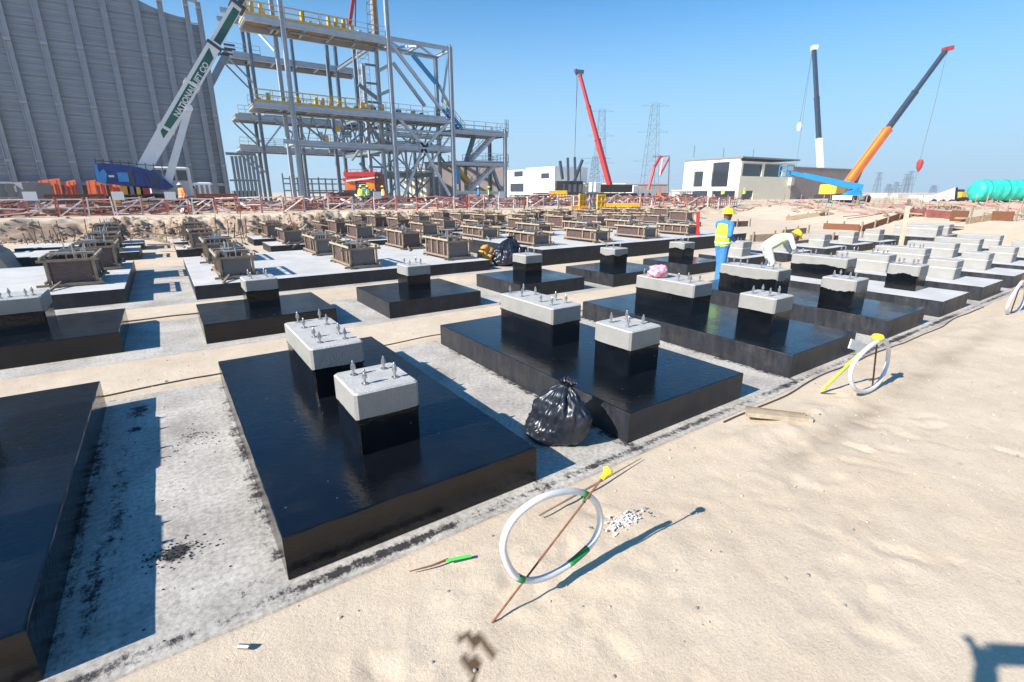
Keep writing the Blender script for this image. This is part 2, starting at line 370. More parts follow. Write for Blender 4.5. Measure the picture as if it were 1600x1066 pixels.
def text_mesh(body, size, m, parent, origin, xdir, ydir, name='lettering', bold=.0):
    cu = bpy.data.curves.new('t', 'FONT'); cu.body = body; cu.size = size; cu.extrude = .004; cu.offset = bold; cu.align_x = 'CENTER'; cu.align_y = 'CENTER'
    t = bpy.data.objects.new('t', cu); C.objects.link(t); bpy.context.view_layer.update()
    me = bpy.data.meshes.new_from_object(t.evaluated_get(bpy.context.evaluated_depsgraph_get()))
    bpy.data.objects.remove(t)
    x = Vector(xdir).normalized(); y = Vector(ydir).normalized(); z = x.cross(y); o = Vector(origin) - root_loc(parent)
    me.transform(Matrix(((x.x, y.x, z.x, o.x), (x.y, y.y, z.y, o.y), (x.z, y.z, z.z, o.z), (0, 0, 0, 1))))
    me.materials.clear(); me.materials.append(M[m])
    ob = bpy.data.objects.new(name, me); C.objects.link(ob); ob.parent = parent; return ob

# ------------------------------------------------------------------ ground sheet
def vnoise(x, y, seed=0):
    xi = np.floor(x).astype(np.int64); yi = np.floor(y).astype(np.int64); xf = x - xi; yf = y - yi
    def h(a, b):
        n = (a * 374761393 + b * 668265263 + seed * 974711) & 0x7fffffff
        n = ((n ^ (n >> 13)) * 1274126177) & 0x7fffffff
        return ((n ^ (n >> 16)) & 0xffff) / 65535.0
    u = xf*xf*(3-2*xf); v = yf*yf*(3-2*yf)
    return (h(xi, yi)*(1-u) + h(xi+1, yi)*u)*(1-v) + (h(xi, yi+1)*(1-u) + h(xi+1, yi+1)*u)*v
def fbm(x, y, oct=4, seed=0):
    s = 0; a = .5; t = 0
    for i in range(oct): s = s + a*vnoise(x*2**i, y*2**i, seed+i*17); t += a; a *= .55
    return s / t
def sstep(a, b, x): t = np.clip((x-a)/(b-a), 0, 1); return t*t*(3-2*t)
STRIPS = [(2.50, 6.60, -14, 30), (8.08, 10.45, -14, 28), (11.85, 18.4, -14, 23), (19.6, 30, -14, 40)]
def height(x, y):
    z = .030 + .030*(fbm(x*1.3, y*1.3, 3, 3) - .5)
    for i, (a, b, xa, xb) in enumerate(STRIPS):
        ins = sstep(a - .03, a + .01, y) * (1 - sstep(b - .01, b + .03, y)) * sstep(xa - .1, xa, x) * (1 - sstep(xb, xb + .1, x))
        if i == 3: ins = ins * 0
        z = z*(1-ins) + (-.05)*ins
    # sand where the photographer stands
    near = 1 - sstep(.6, 2.44, y); amp = sstep(0, .6, 2.5 - y)
    z = z + near*.07 + amp*(.03*(fbm(x*1.1+4, y*1.6, 3, 9) - .5) + .009*(fbm(x*6, y*6, 3, 21) - .5) + .005*(fbm(x*19, y*19, 2, 31) - .5))
    rs = np.random.RandomState(3); fp = np.zeros_like(z)
    if np.size(x) > 100:
        for q in range(85):
            if q < 45: cx = -.2 + q*.21 + rs.uniform(-.1, .1); cy = 1.25 + .55*math.sin(q*.33) + (.12 if q % 2 else -.12) + rs.uniform(-.1, .1); th = rs.uniform(-.35, .35)
            else: cx, cy, th = rs.uniform(.2, 7), rs.uniform(.4, 2.25), rs.uniform(0, 3.1)
            u = (x-cx)*math.cos(th) + (y-cy)*math.sin(th); v = -(x-cx)*math.sin(th) + (y-cy)*math.cos(th)
            d = np.sqrt((u/.135)**2 + (v/.052)**2); k_ = rs.uniform(.35, 1)
            fp += k_*(-.013*(1 - sstep(.8, 1.1, d)) + .006*np.exp(-((d-1.3)/.22)**2))
        sc = np.exp(-(((x-1.35)/1.1)**2 + ((y-1.75)/.45)**2)) + .7*np.exp(-(((x-4.0)/1.3)**2 + ((y-1.6)/.5)**2))
        z = z + fp + sc*.030*(fbm(x*11, y*11, 3, 55) - .5)
    # trampled windrow along the trench edge
    rd = np.exp(-((y - 2.05 - .12*np.sin(x*.9) - .1*fbm(x*2, y*0, 2, 7)) / .16)**2) * sstep(3.2, 4.5, x)
    z = z + rd*(.02 + .05*fbm(x*4, y*7, 3, 12))
    # far bank of the pit and the slope on the right
    edge = 31.6 + 1.2*(fbm(x*.25, y*0+1, 3, 40) - .5) + 1.0*(fbm(x*1.1, y*.3, 3, 41) - .5)
    bank = sstep(-1.0, .9, y - edge + 1.1*(fbm(x*1.5, y*1.5, 3, 44) - .5))
    xe = 27.5 + .95*np.clip(y - 9, -9, 30) + 1.5*(fbm(y*.5, x*0, 3, 50) - .5)
    sl = sstep(0, 9, x - xe)
    far = np.maximum(bank, sl)
    z = z*(1-far) + far*GZ
    lump = np.exp(-((y - edge) / 1.7)**2)
    z = z + lump*(.55*(fbm(x*.9, y*1.1, 4, 60) - .58) + .42*(fbm(x*3.2, y*2.6, 4, 61) - .5)) * (1 - .75*sstep(14, 22, x))
    z = z + far*(.22*(fbm(x*.12, y*.12, 3, 70) - .5) + .10*(fbm(x*.8, y*.8, 3, 71) - .5))
    z = z*(1 - sstep(80, 160, np.hypot(x, y))) + GZ*sstep(80, 160, np.hypot(x, y))
    return z, np.clip(np.exp(-((y - edge + .3) / 1.0)**2)*1.15, 0, 1) * (1 - .6*sstep(16, 24, x)), rd
def make_ground():
    def seg(*a):
        o = []
        for lo, hi, st in a: o += list(np.arange(lo, hi - 1e-6, st))
        return o
    ex = lambda s, e, n: list(s * (e/s)**(np.arange(1, n+1)/n))
    xs = [-v for v in reversed(ex(14, 1500, 26))] + seg((-14, -2, .25), (-2, 6, .04), (6, 16, .10), (16, 45, .22), (45, 80, .6)) + [80] + ex(80, 1500, 22)
    ys = [-v for v in reversed(ex(3, 1500, 22))] + seg((-3, -.8, .2), (-.8, 2.7, .035), (2.7, 6.4, .3), (6.4, 8.2, .06), (8.2, 10.3, .3), (10.3, 12, .09), (12, 19, .4), (19, 29.5, .25), (29.5, 34, .12), (34, 60, .5)) + [60] + ex(60, 1500, 28)
    xs = np.array(xs); ys = np.array(ys); X, Y = np.meshgrid(xs, ys); Z, E, W = height(X, Y)
    nx, ny = len(xs), len(ys)
    me = bpy.data.meshes.new('ground'); me.vertices.add(nx*ny)
    me.vertices.foreach_set('co', np.stack([X, Y, Z], -1).ravel())
    i = np.arange(nx*ny).reshape(ny, nx); q = np.stack([i[:-1, :-1], i[:-1, 1:], i[1:, 1:], i[1:, :-1]], -1).reshape(-1, 4)
    me.loops.add(q.size); me.loops.foreach_set('vertex_index', q.ravel()); me.polygons.add(len(q))
    me.polygons.foreach_set('loop_start', np.arange(0, q.size, 4)); me.polygons.foreach_set('loop_total', np.full(len(q), 4))
    me.polygons.foreach_set('use_smooth', np.ones(len(q), bool))
    wet = np.zeros_like(X)
    def blob(cx, cy, sx, sy, th=0, a=1):
        dx, dy = X - cx, Y - cy; u = dx*np.cos(th) + dy*np.sin(th); v = -dx*np.sin(th) + dy*np.cos(th)
        return a*np.exp(-((u/sx)**2 + (v/sy)**2)**1.5)
    nn = fbm(X*10, Y*10, 3, 77)
    for b in ((.93, 1.68, .035, .11, .6), (.85, 1.56, .05, .07, 0), (.96, 1.57, .03, .04, 0), (.80, 1.48, .03, .03, 0)): wet = np.maximum(wet, np.clip(blob(*b)*5.2*(nn+.1) - 1.3, 0, 1))
    ns = fbm(X*3+9, Y*3, 3, 5)
    ln = np.exp(-((Y - (1.62 + .035*(X-3.9))) / .14)**2) * sstep(3.4, 4.2, X) * (1 - sstep(9, 13, X)) * .5
    wet = np.maximum(wet, ln*ns)
    for n_, d in (('earth', E), ('wet', wet)):
        a = me.attributes.new(n_, 'FLOAT', 'POINT'); a.data.foreach_set('value', d.ravel().astype(np.float32))
    me.materials.append(M['sand']); me.update(); me.validate()
    o = bpy.data.objects.new('ground', me); C.objects.link(o); tag(o, kind='structure'); return o
make_ground()
def gz(x, y): return float(height(np.array([float(x)]), np.array([float(y)]))[0][0])

# ------------------------------------------------------------------ blinding slabs (thin grey concrete under the footings)
NEAR_X = [(-5.55, 1.85), (-2.67, 1.85), (.26, 1.84), (3.15, 1.81), (6.02, 1.76), (8.98, 1.52), (11.38, 1.50), (13.85, 1.48), (16.3, 1.5), (18.75, 1.5), (21.2, 1.5), (23.6, 1.5)]
def slab(y0, y1, x0, x1, fine):
    st = .035 if fine else .15
    xs = np.concatenate([np.arange(x0, -1.2, .5), np.arange(-1.2, 7.5, st), np.arange(7.5, x1, .25), [x1]]); ys = np.append(np.arange(y0, y1, st), y1)
    wob = .035*(fbm(xs*1.7, xs*0+y0, 3, 90) - .5)
    X, Y = np.meshgrid(xs, ys); fr = (1 - sstep(y0, y0+.3, Y)) * wob[None, :]; Y = Y + fr
    Z = np.full_like(X, .0) + .004*(fbm(X*1.5, Y*1.5, 2, 8) - .5)
    stn = np.zeros_like(X)
    if y0 < 3:
        for fx, fwid in NEAR_X:
            for ex_ in (fx, fx + fwid):
                stn = np.maximum(stn, .37*np.exp(-((X - ex_)/.12)**2)*(.5+.9*fbm(X*2,Y*2,3,33)))
        stn = np.maximum(stn, .44*np.exp(-((Y - 2.59)/.07)**2) * (.6 + .7*fbm(X*1.2, Y*0, 2, 4))); stn = np.maximum(stn, .22*fbm(X*.9, Y*.9, 3, 19))
        bl = lambda cx, cy, sx, sy, a: a*np.exp(-(((X-cx)/sx)**2 + ((Y-cy)/sy)**2)**1.2)
        for b in ((-.62, 4.2, .10, 1.6, .34), (-.55, 6.1, .16, .35, .42), (-.28, 3.35, .10, .10, .6), (-.30, 3.36, .24, .05, .42), (-.12, 5.1, .22, .25, .30),
                  (.18, 3.3, .08, .5, .28), (-.55, 5.6, .08, .08, .55), (-.68, 3.3, .07, .7, .40), (2.35, 5.9, .2, .2, .22), (2.9, 4, .1, .6, .2), (.1, 2.75, .2, .12, .3)):
            stn = np.maximum(stn, bl(*b))
    else:
        stn = stn + .12*fbm(X*1.3, Y*1.3, 3, 14)
    nx, ny = len(xs), len(ys); me = bpy.data.meshes.new('concrete_blinding')
    top = np.stack([X, Y, Z], -1).reshape(-1, 3); i = np.arange(nx*ny).reshape(ny, nx)
    q = np.stack([i[:-1, :-1], i[:-1, 1:], i[1:, 1:], i[1:, :-1]], -1).reshape(-1, 4)
    # skirt along the borders
    ring = np.concatenate([i[0, :], i[1:, -1], i[-1, :-1][::-1], i[1:-1, 0][::-1]]); sk = top[ring].copy(); sk[:, 2] = -.09; b0 = len(top)
    k = np.arange(len(ring)); k2 = (k+1) % len(ring)
    q = np.concatenate([q, np.stack([ring[k2], ring[k], b0+k, b0+k2], -1)]); V = np.concatenate([top, sk])
    me.vertices.add(len(V)); me.vertices.foreach_set('co', V.ravel()); me.loops.add(q.size); me.loops.foreach_set('vertex_index', q.ravel().astype(np.int32))
    me.polygons.add(len(q)); me.polygons.foreach_set('loop_start', np.arange(0, q.size, 4)); me.polygons.foreach_set('loop_total', np.full(len(q), 4))
    a = me.attributes.new('stain', 'FLOAT', 'POINT'); a.data.foreach_set('value', np.concatenate([stn.ravel(), np.zeros(len(sk))]).astype(np.float32))
    me.materials.append(M['blinding']); me.update(); me.validate()
    o = bpy.data.objects.new('concrete_blinding', me); C.objects.link(o); tag(o, kind='structure')
slab(2.50, 6.60, -14, 30, True); slab(8.08, 10.45, -14, 28, False); slab(11.85, 18.4, -14, 23, False)

# ------------------------------------------------------------------ footings
def bolt(mb, x, y, z, h=.105):
    mb.cyl((x, y, z), (x, y, z+h), .0095, 8)
    mb.lathe((x, y, z+h*.45), [(.020, 0), (.020, .020)], 6)
    mb.lathe((x, y, z+h*.45+.022), [(.018, 0), (.018, .016)], 6)
    mb.lathe((x, y, z+h), [(.0095, 0), (.006, .008), (.002, .012)], 8)
    mb.lathe((x, y, z+.002), [(.028, 0), (.028, .006)], 10)
def pedestal(root, x0, x1, y0, y1, zb, zt, bolts, style, nsec=.21, small=False):
    zm = zt - nsec
    if style == 'painted':
        p = MB().cham(x0, x1, y0, y1, zb + .001, zm, .018, .0005).build('pedestal', 'black_paint', root)
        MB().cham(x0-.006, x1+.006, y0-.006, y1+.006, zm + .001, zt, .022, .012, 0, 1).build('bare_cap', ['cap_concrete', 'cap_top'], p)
        amp = .004 if x0 < 8 else .022
        pts = []; e = .008; m_ = 16; c_ = .016
        for (ax_, ay_, bx_, by_) in ((x0-e+c_, y0-e, x1+e-c_, y0-e), (x1+e, y0-e+c_, x1+e, y1+e-c_), (x1+e-c_, y1+e, x0-e+c_, y1+e), (x0-e, y1+e-c_, x0-e, y0-e+c_)):
            for q in range(m_+1): pts.append((ax_+(bx_-ax_)*q/m_, ay_+(by_-ay_)*q/m_))
        mb = MB(); N_ = len(pts); zz = [zm + amp*(random.random() + .9*math.sin(q*.35 + x0) + .5) for q in range(N_)]
        vs = [(a, b_, zm-.012) for a, b_ in pts] + [(a, b_, z_) for (a, b_), z_ in zip(pts, zz)] + [(a + (e+.002)*(1 if a < (x0+x1)/2 else -1)*0, b_, z_) for (a, b_), z_ in zip(pts, zz)]
        mb.add(vs[:2*N_], [(q, (q+1) % N_, N_+(q+1) % N_, N_+q) for q in range(N_)]); mb.build('paint_edge', 'black_paint', p)
    elif style == 'raw':
        p = MB().cham(x0, x1, y0, y1, zb + .001, zm, .018, .0005).build('pedestal', 'raw_concrete', root)
        MB().cham(x0-.006, x1+.006, y0-.006, y1+.006, zm - .018, zm, .02, .003).build('mortar_line', 'cement_line', p)
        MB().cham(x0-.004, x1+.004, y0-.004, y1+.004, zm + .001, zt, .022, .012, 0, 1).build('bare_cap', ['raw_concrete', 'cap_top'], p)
    if not small:
        for (bx, by) in bolts:
            mb = MB(); bolt(mb, 0, 0, 0)
            b = mb.build('anchor_bolt', 'bolt_steel', None, org=(0, 0, 0)) if 'bolt' not in kids else kids['bolt'].copy()
            if 'bolt' not in kids: kids['bolt'] = b
            else: C.objects.link(b)
            b.parent = p; b.location = Vector((bx, by, zt)) - root_loc(root)
            b.rotation_euler = (random.uniform(-.03, .03), random.uniform(-.03, .03), random.uniform(0, 6)); b.scale = (1, 1, random.uniform(.9, 1.12))
    elif bolts:
        for (bx, by) in bolts:
            MB().cyl((bx, by, zt), (bx, by, zt+.1), .013, 5).build('anchor_bolt', 'bolt_steel', p)
    return p
def wavy_pad(root, x0, x1, y0, y1, z0, z1, mside, mtop, mi_top):
    # pad with slightly rounded, slightly uneven top edge
    mb = MB(); nx = max(2, int((x1-x0)/.12)); ny = max(2, int((y1-y0)/.12)); P = []
    for i in range(nx): P.append((x0 + (x1-x0)*i/nx, y0, 0, -1))
    for i in range(ny): P.append((x1, y0 + (y1-y0)*i/ny, 1, 0))
    for i in range(nx): P.append((x1 - (x1-x0)*i/nx, y1, 0, 1))
    for i in range(ny): P.append((x0, y1 - (y1-y0)*i/ny, -1, 0))
    N = len(P); rings = []
    for k, (ins, z) in enumerate(((0, z0), (0, z1 - .010), (.003, z1 - .003), (.012, z1))):
        ring = []
        for (x, y, nx_, ny_) in P:
            j = random.uniform(-.0018, .0018) if k else 0
            xx = min(max(x, x0+ins), x1-ins) + nx_*j; yy = min(max(y, y0+ins), y1-ins) + ny_*j
            ring.append((xx, yy, z + (random.uniform(-.001, .001) if k == 2 else 0)))
        rings.append(ring)
    vs = [v for r in rings for v in r]; fs = []; mi = []
    for k in range(3):
        for i in range(N): j = (i+1) % N; fs.append((k*N+i, k*N+j, (k+1)*N+j, (k+1)*N+i)); mi.append(0 if k < 2 else mi_top)
    fs.append(tuple(range(3*N, 4*N))); mi.append(mi_top)
    mb.v = vs; mb.f = fs; mb.mi = mi
    o = mb.build('pad', [mside, mtop], root)
    return o
B8 = [(.13, 1.12), (.13, .83), (.37, 1.12), (.37, .83), (.37, .38), (.37, .17), (.13, .40), (.13, .17)]
B4 = [(.12, .40), (.37, .40), (.13, .16), (.37, .16)]
near_lab = {
 -5.55: 'black painted footing mostly outside the photo at the far left',
 -2.67: 'nearest black footing cut by the left edge, beside the wide shaded gap',
 .26: 'large black painted footing in the left foreground with two grey capped pedestals',
 3.15: 'black painted footing behind the black plastic bag, carrying two grey capped pedestals',
 6.02: 'black painted footing whose rear pedestal carries the pink plastic bag',
 8.98: 'black painted footing whose rear pedestal the worker in white is bending over',
 11.38: 'white topped footing carrying two black painted pedestals with bare grey caps',
 13.85: 'white topped footing with bare concrete pedestals, second white topped one along the sand edge',
 16.3: 'white topped footing with bare concrete pedestals, third white topped one along the sand edge',
 18.75: 'white topped footing with bare pedestals, fourth white topped one along the sand edge',
 21.2: 'white topped footing with bare pedestals, fifth white topped one along the sand edge',
 23.6: 'farthest white topped footing of the row along the sand edge'}
for i, (x0, wd) in enumerate(NEAR_X):
    y0, y1, h = 2.69, 6.42, .30
    style = 'painted' if x0 < 12 else 'raw'; blacktop = x0 < 11
    t = thing('footing', (x0, y0, 0), near_lab[x0], 'footing', 'concrete footings in the nearest row')
    wavy_pad(t, x0, x0+wd, y0, y1, .003, h, 'black_paint_dull' if x0 > 2.5 else 'black_paint', 'black_paint' if blacktop else 'white_top', 1)
    if x0 < -5: px = x0 + .4
    elif x0 < -2: px = x0 + .66
    else: px = x0 + (.67 if x0 < 8 else .30 if x0 < 10 else .68 if x0 < 12 else .50)
    if 8 < x0 < 10: px = x0 + .22
    pw = .49
    zt = .80 if x0 < 12 else .72
    small = x0 > 15
    pedestal(t, px, px+pw, 4.62, 5.80, h, zt, [(px+a, 4.62+b) for a, b in B8] if x0 < 18 else [], style, .21 if x0 < 12 else .16, small)
    pedestal(t, px, px+pw, 3.33, 3.86, h, zt, [(px+a, 3.33+b) for a, b in B4] if x0 < 12 else [], style, .21 if x0 < 12 else .16, small)
# footings of the second row
ROW2 = [(-2.58, 1.81, 8.65, 10.48), (.24, 1.95, 8.42, 10.14), (3.09, 1.92, 8.32, 10.16), (6.03, 1.85, 8.38, 10.2), (8.66, 1.95, 8.20, 9.95), (11.55, 1.6, 8.25, 9.8),
        (13.95, 1.7, 8.1, 9.6), (16.4, 1.6, 8.0, 9.5), (18.85, 1.6, 7.95, 9.4), (21.1, 1.6, 7.9, 9.3), (23.2, 1.5, 7.8, 9.2), (25.6, 3.4, 6.9, 8.6)]
r2lab = ['black footing at the left edge with a wide grey capped pedestal, second row', 'black footing with one grey capped pedestal right behind the big foreground footing',
 'black footing with a square pedestal in front of the long white mat', 'black footing with a square pedestal, in front of the gap between the mats',
 'black footing with a square pedestal partly behind the pedestal with the pink bag', 'black footing with a square pedestal just left of the standing worker',
 'white topped footing with a bare pedestal just right of the standing worker', 'white topped footing hidden partly by the worker in white',
 'white footing with bare pedestal just right of the bending worker\'s helmet', 'white topped footing with a bare pedestal, second one right of the worker in white',
 'white topped footing with a bare pedestal left of the upright timber post', 'long black sided footing behind the upright timber post near the sand slope']
for i, (x0, wd, y0, y1) in enumerate(ROW2):
    blacktop = i < 6; h = .30 if i < 11 else .42
    t = thing('footing', (x0, y0, 0), r2lab[i], 'footing', 'concrete footings in the second row')
    wavy_pad(t, x0, x0+wd, y0, y1, .003, h, 'black_paint_dull' if i > 1 else 'black_paint', 'black_paint' if blacktop else 'white_top', 1)
    if i == 0: pedestal(t, -2.75+.6, -1.58, 9.30-.0, 9.98, h, .80, [(-2.0, 9.42), (-1.92, 9.5), (-1.74, 9.42), (-1.68, 9.5)], 'painted')
    elif i == 11:
        pedestal(t, 26.3, 27.0, 7.0, 8.5, h, .85, [], 'raw', .12, True); pedestal(t, 27.7, 28.3, 7.0, 8.5, h, .85, [], 'raw', .12, True)
    else:
        ax = x0 + (wd*.36 if i < 6 else .42); ay = (y0+y1)/2 - .18 if i < 6 else y0 + .3
        pedestal(t, ax, ax+.5, ay, ay+.52, h, .80 if i < 6 else .74, [(ax+a, ay+b) for a, b in B4] if i < 7 else [], 'painted' if i < 6 else 'raw', .19, i > 5)

# ------------------------------------------------------------------ long mats
def mat_slab(x0, x1, y0, y1, h, label, mt='white_top'):
    t = thing('foundation_mat', (x0, y0, 0), label, 'foundation', 'long concrete foundation mats')
    wavy_pad(t, x0, x1, y0, y1, .003, h, 'black_paint_dull', mt, 1); return t
mat_slab(.32, 7.68, 12.2, 17.95, .30, 'long white topped mat with black painted sides carrying timber formwork, left of the middle')
mat_slab(9.42, 20.6, 11.95, 17.6, .50, 'thicker long mat with a tall black side, running behind the standing worker')
mat_slab(-6.2, -.87, 12.7, 17.95, .30, 'white topped mat at the left edge beyond the shaded gap')
for x0, x1, y0, y1, l in ((-4.4, -.80, 20.6, 22.9, 'low pale footing behind the left mat'), (-4.4, -.75, 24.0, 25.8, 'low pale footing below the earth bank on the left'),
                          (.22, 2.2, 20.5, 22.3, 'pale footing with black sides at the left end behind the white mat'), (.22, 2.2, 23.6, 25.3, 'pale footing farthest left under the earth bank'),
                          (3.1, 5.3, 20.0, 21.8, 'pale footing behind the white mat, under the second far formwork box'), (3.0, 5.2, 23.3, 25.2, 'pale footing close to the earth bank, left of centre'),
                          (5.9, 8.1, 19.9, 21.8, 'pale footing behind the white mat, under the third far formwork box'), (5.9, 8.1, 23.3, 25.2, 'pale footing close to the bank behind the third far box')):
    t = thing('low_footing', (x0, y0, 0), l, 'footing', 'low footings behind the mats')
    wavy_pad(t, x0, x1, y0, y1, .02, .30, 'black_paint_dull', 'white_top', 1)
# grey block with a sloping face at the left edge
t = thing('concrete_block', (-6.6, 17, .3), 'low grey concrete block with a slanted end at the left edge', 'block')
MB().prism([(-8.6, 19.2, .05), (-3.7, 19.2, .05), (-3.9, 19.2, .55), (-4.3, 19.2, .85), (-8.6, 19.2, .85)], (0, 1.6, 0)).build('block_body', 'cap_concrete', t)
MB().box(-8.5, -4.4, 19.3, 20.7, .853, .90).build('cover_sheet', 'white_top', t)

# ------------------------------------------------------------------ timber formwork boxes round the pedestals
def formwork(x, y, zb, L, H, label, group, detail=2, lean=0, w=.62):
    t = thing('pedestal_formwork', (x, y, zb), label, 'formwork', group)
    w *= random.uniform(.93, 1.07); L *= random.uniform(.94, 1.06); H *= random.uniform(.92, 1.08); x1, y1, zt = x + w, y + L, zb + H
    fm = random.choice(['plywood_black', 'plywood_black', 'plywood'])
    for nm, b in (('front', (x+.03, x1-.03, y, y+.02)), ('back', (x+.03, x1-.03, y1-.02, y1)), ('left', (x, x+.02, y+.0, y1)), ('right', (x1-.02, x1, y, y1))):
        MB().box(b[0], b[1], b[2], b[3], zb+.02, zt-.04).build('plywood_panel', fm if nm in ('front', 'back') else 'plywood', t)
    s = .03
    for cx, cy in ((x-.03, y-.03), (x1+.03, y-.03), (x-.03, y1+.03), (x1+.03, y1+.03)):
        MB().box(cx-s/2-.01, cx+s/2+.01, cy-s/2-.01, cy+s/2+.01, zb+.003, zt+random.uniform(-.02, .1)).build('stud', 'timber', t)
    e = .14
    for z, dz in ((zb+.05, 0), (zt-.05, 0)):
        for a, b_ in (((x-e-random.uniform(0,.15), y-.085, z), (x1+e, y-.085, z)), ((x-e, y1+.085, z), (x1+e, y1+.085, z))):
            MB().beam(a, b_, .035, .05).build('waler', 'timber', t)
        for a, b_ in (((x-.085, y-e, z+.06), (x-.085, y1+e, z+.06)), ((x1+.085, y-e, z+.06), (x1+.085, y1+e, z+.06))):
            MB().beam(a, b_, .035, .05).build('waler', 'timber_pale' if z > zb+.2 else 'timber', t)
    if detail > 1:
        n = 0
        for k in range(int(L/.42)):
            yy = y + .2 + k*.42 + random.uniform(-.06, .06)
            if random.random() < .2: continue
            MB().box(x-.055, x-.005, yy, yy+.05, zb+.14, zt-.02).build('stud', 'timber', t)
    rk_ = random.uniform(-.06, .06)
    MB().beam((x+w*.2, y-.04, zb+.1), (x-.05+rk_, y-.55, zb+.01), .03, .045).build('raker', 'timber', t) if random.random() < .45 and w < 1 else None
    MB().beam((x-.05, y+L*.35+rk_, zt+.04), (x1+.05, y+L*.35, zt+.04), .08, .05).build('template_board', 'timber_pale', t)
    MB().beam((x-.05, y+L*.75, zt+.04), (x1+.05, y+L*.75, zt+.04), .08, .05).build('template_board', 'timber', t)
    mb = MB()
    for k in range(8 if detail > 1 else 6):
        bx, by = random.uniform(x+.12, x1-.12), random.uniform(y+.12, y1-.12)
        mb.tube([(bx, by, zt-.2), (bx+random.uniform(-.01,.01), by, zt+random.uniform(.10, .24))], .013, 5)
    for k in range(3): mb.beam((x+.1, y+L*(.2+.25*k), zt+.07), (x+.1+random.uniform(.2,.4), y+L*(.2+.25*k)+random.uniform(-.2,.2), zt+.09), .03)
    tag(mb.build('bolt_cluster', 'bolt_steel' if detail > 1 else 'rebar', t), kind='stuff')
    return t
GM = 'timber formwork boxes on the long mats'
rows = ['front', 'rear']
MX1 = [.9, 3.78, 6.62]; MX2 = [9.75, 12.2, 14.75, 17.35]
names1 = ['left', 'middle', 'right']
for r_, (yy, L) in enumerate(((12.72, 1.35), (15.95, 1.35))):
    for k, x in enumerate(MX1):
        formwork(x+.03*random.random(), yy+random.uniform(-.05, .08), .303, L, .56, '%s timber formwork box in the %s line on the long white mat' % (names1[k], rows[r_]), GM)
    for k, x in enumerate(MX2):
        formwork(x, yy-.2*(k > 0)+random.uniform(-.05, .08), .503, L, .42, '%s timber formwork box from the left in the %s line on the thick mat' % (ORD[k], rows[r_]), GM)
formwork(-2.08, 13.65, .303, 1.3, .62, 'formwork box with a bare grey plywood face on the left mat', GM, w=.66)
formwork(-1.86, 16.1, .303, 1.2, .60, 'formwork box close behind the bare grey one on the left mat', GM, w=.66)
formwork(-2.0, 20.9, .303, 1.2, .55, 'yellowish formwork box behind the left mat', GM, w=.66)
formwork(-2.1, 24.3, .303, 1.2, .7, 'dark formwork box heaped with rebar below the earth bank', GM, w=.66)
formwork(-6.2, 22.5, .05, 1.6, .95, 'brown formwork box at the left edge under the bank', GM, w=1.3)
GF = 'timber formwork boxes in the back of the pit'
FX = [.8, 3.65, 6.55, 9.5, 12.1, 14.7, 17.3, 19.9, 22.5, 25.1, 27.7, 30.3, 33, 35.7]
for r_, yy in enumerate((20.35, 23.7, 26.6, 29.0)):
    for k, x in enumerate(FX):
        if x > 24 + 1.05*(yy - 14) - 2: continue
        if r_ == 3 and (k % 3 == 1 or k < 3): continue
        zb = .303 if k < 3 and r_ < 2 else .03 if r_ else .05
        if k > 2:
            tt = thing('low_footing', (x-.5, yy-.4, 0), '%s low footing from the left in the %s line behind the mats' % (ORD[k], ORD[r_]), 'footing', 'low footings behind the mats')
            MB().box(x-.55, x+1.25, yy-.35, yy+1.5, .02, .30, 0).build('pad', 'black_paint_dull', tt)
            MB().box(x-.54, x+1.24, yy-.34, yy+1.49, .303, .31).build('pad_top', 'white_top', tt); zb = .313
        formwork(x+random.uniform(-.1, .1), yy+random.uniform(-.12, .12), zb, 1.15, random.uniform(.5, .66),
                 '%s formwork box from the left in the %s line behind the mats' % (ORD[k], ORD[r_]), GF, 1)
# a scatter of timber and rebar between the boxes: nobody could count it
mb = MB()
for k in range(260):
    x = random.uniform(0, 36); y = random.uniform(19.4, 30.5); a = random.uniform(0, 3.14); L = random.uniform(.4, 1.9); z = random.uniform(.06, .5)
    if x > 24 + 1.0*(y-14): continue
    mb.beam((x, y, z), (x + L*math.cos(a), y + L*math.sin(a), z + random.uniform(-.1, .4)), .06, .05, mi=random.choice([0, 0, 1, 2]))
for k in range(150):
    x = random.uniform(-6, 36); y = random.uniform(23, 31); z = .03
    if x > 24 + 1.0*(y-14): continue
    mb.tube([(x, y, z), (x+random.uniform(-.15, .15), y, z+random.uniform(.5, 1.1))], .02, 4, mi=3)
tag(mb.build('timber_offcuts', ['timber', 'timber_pale', 'plywood', 'rebar']), kind='stuff')

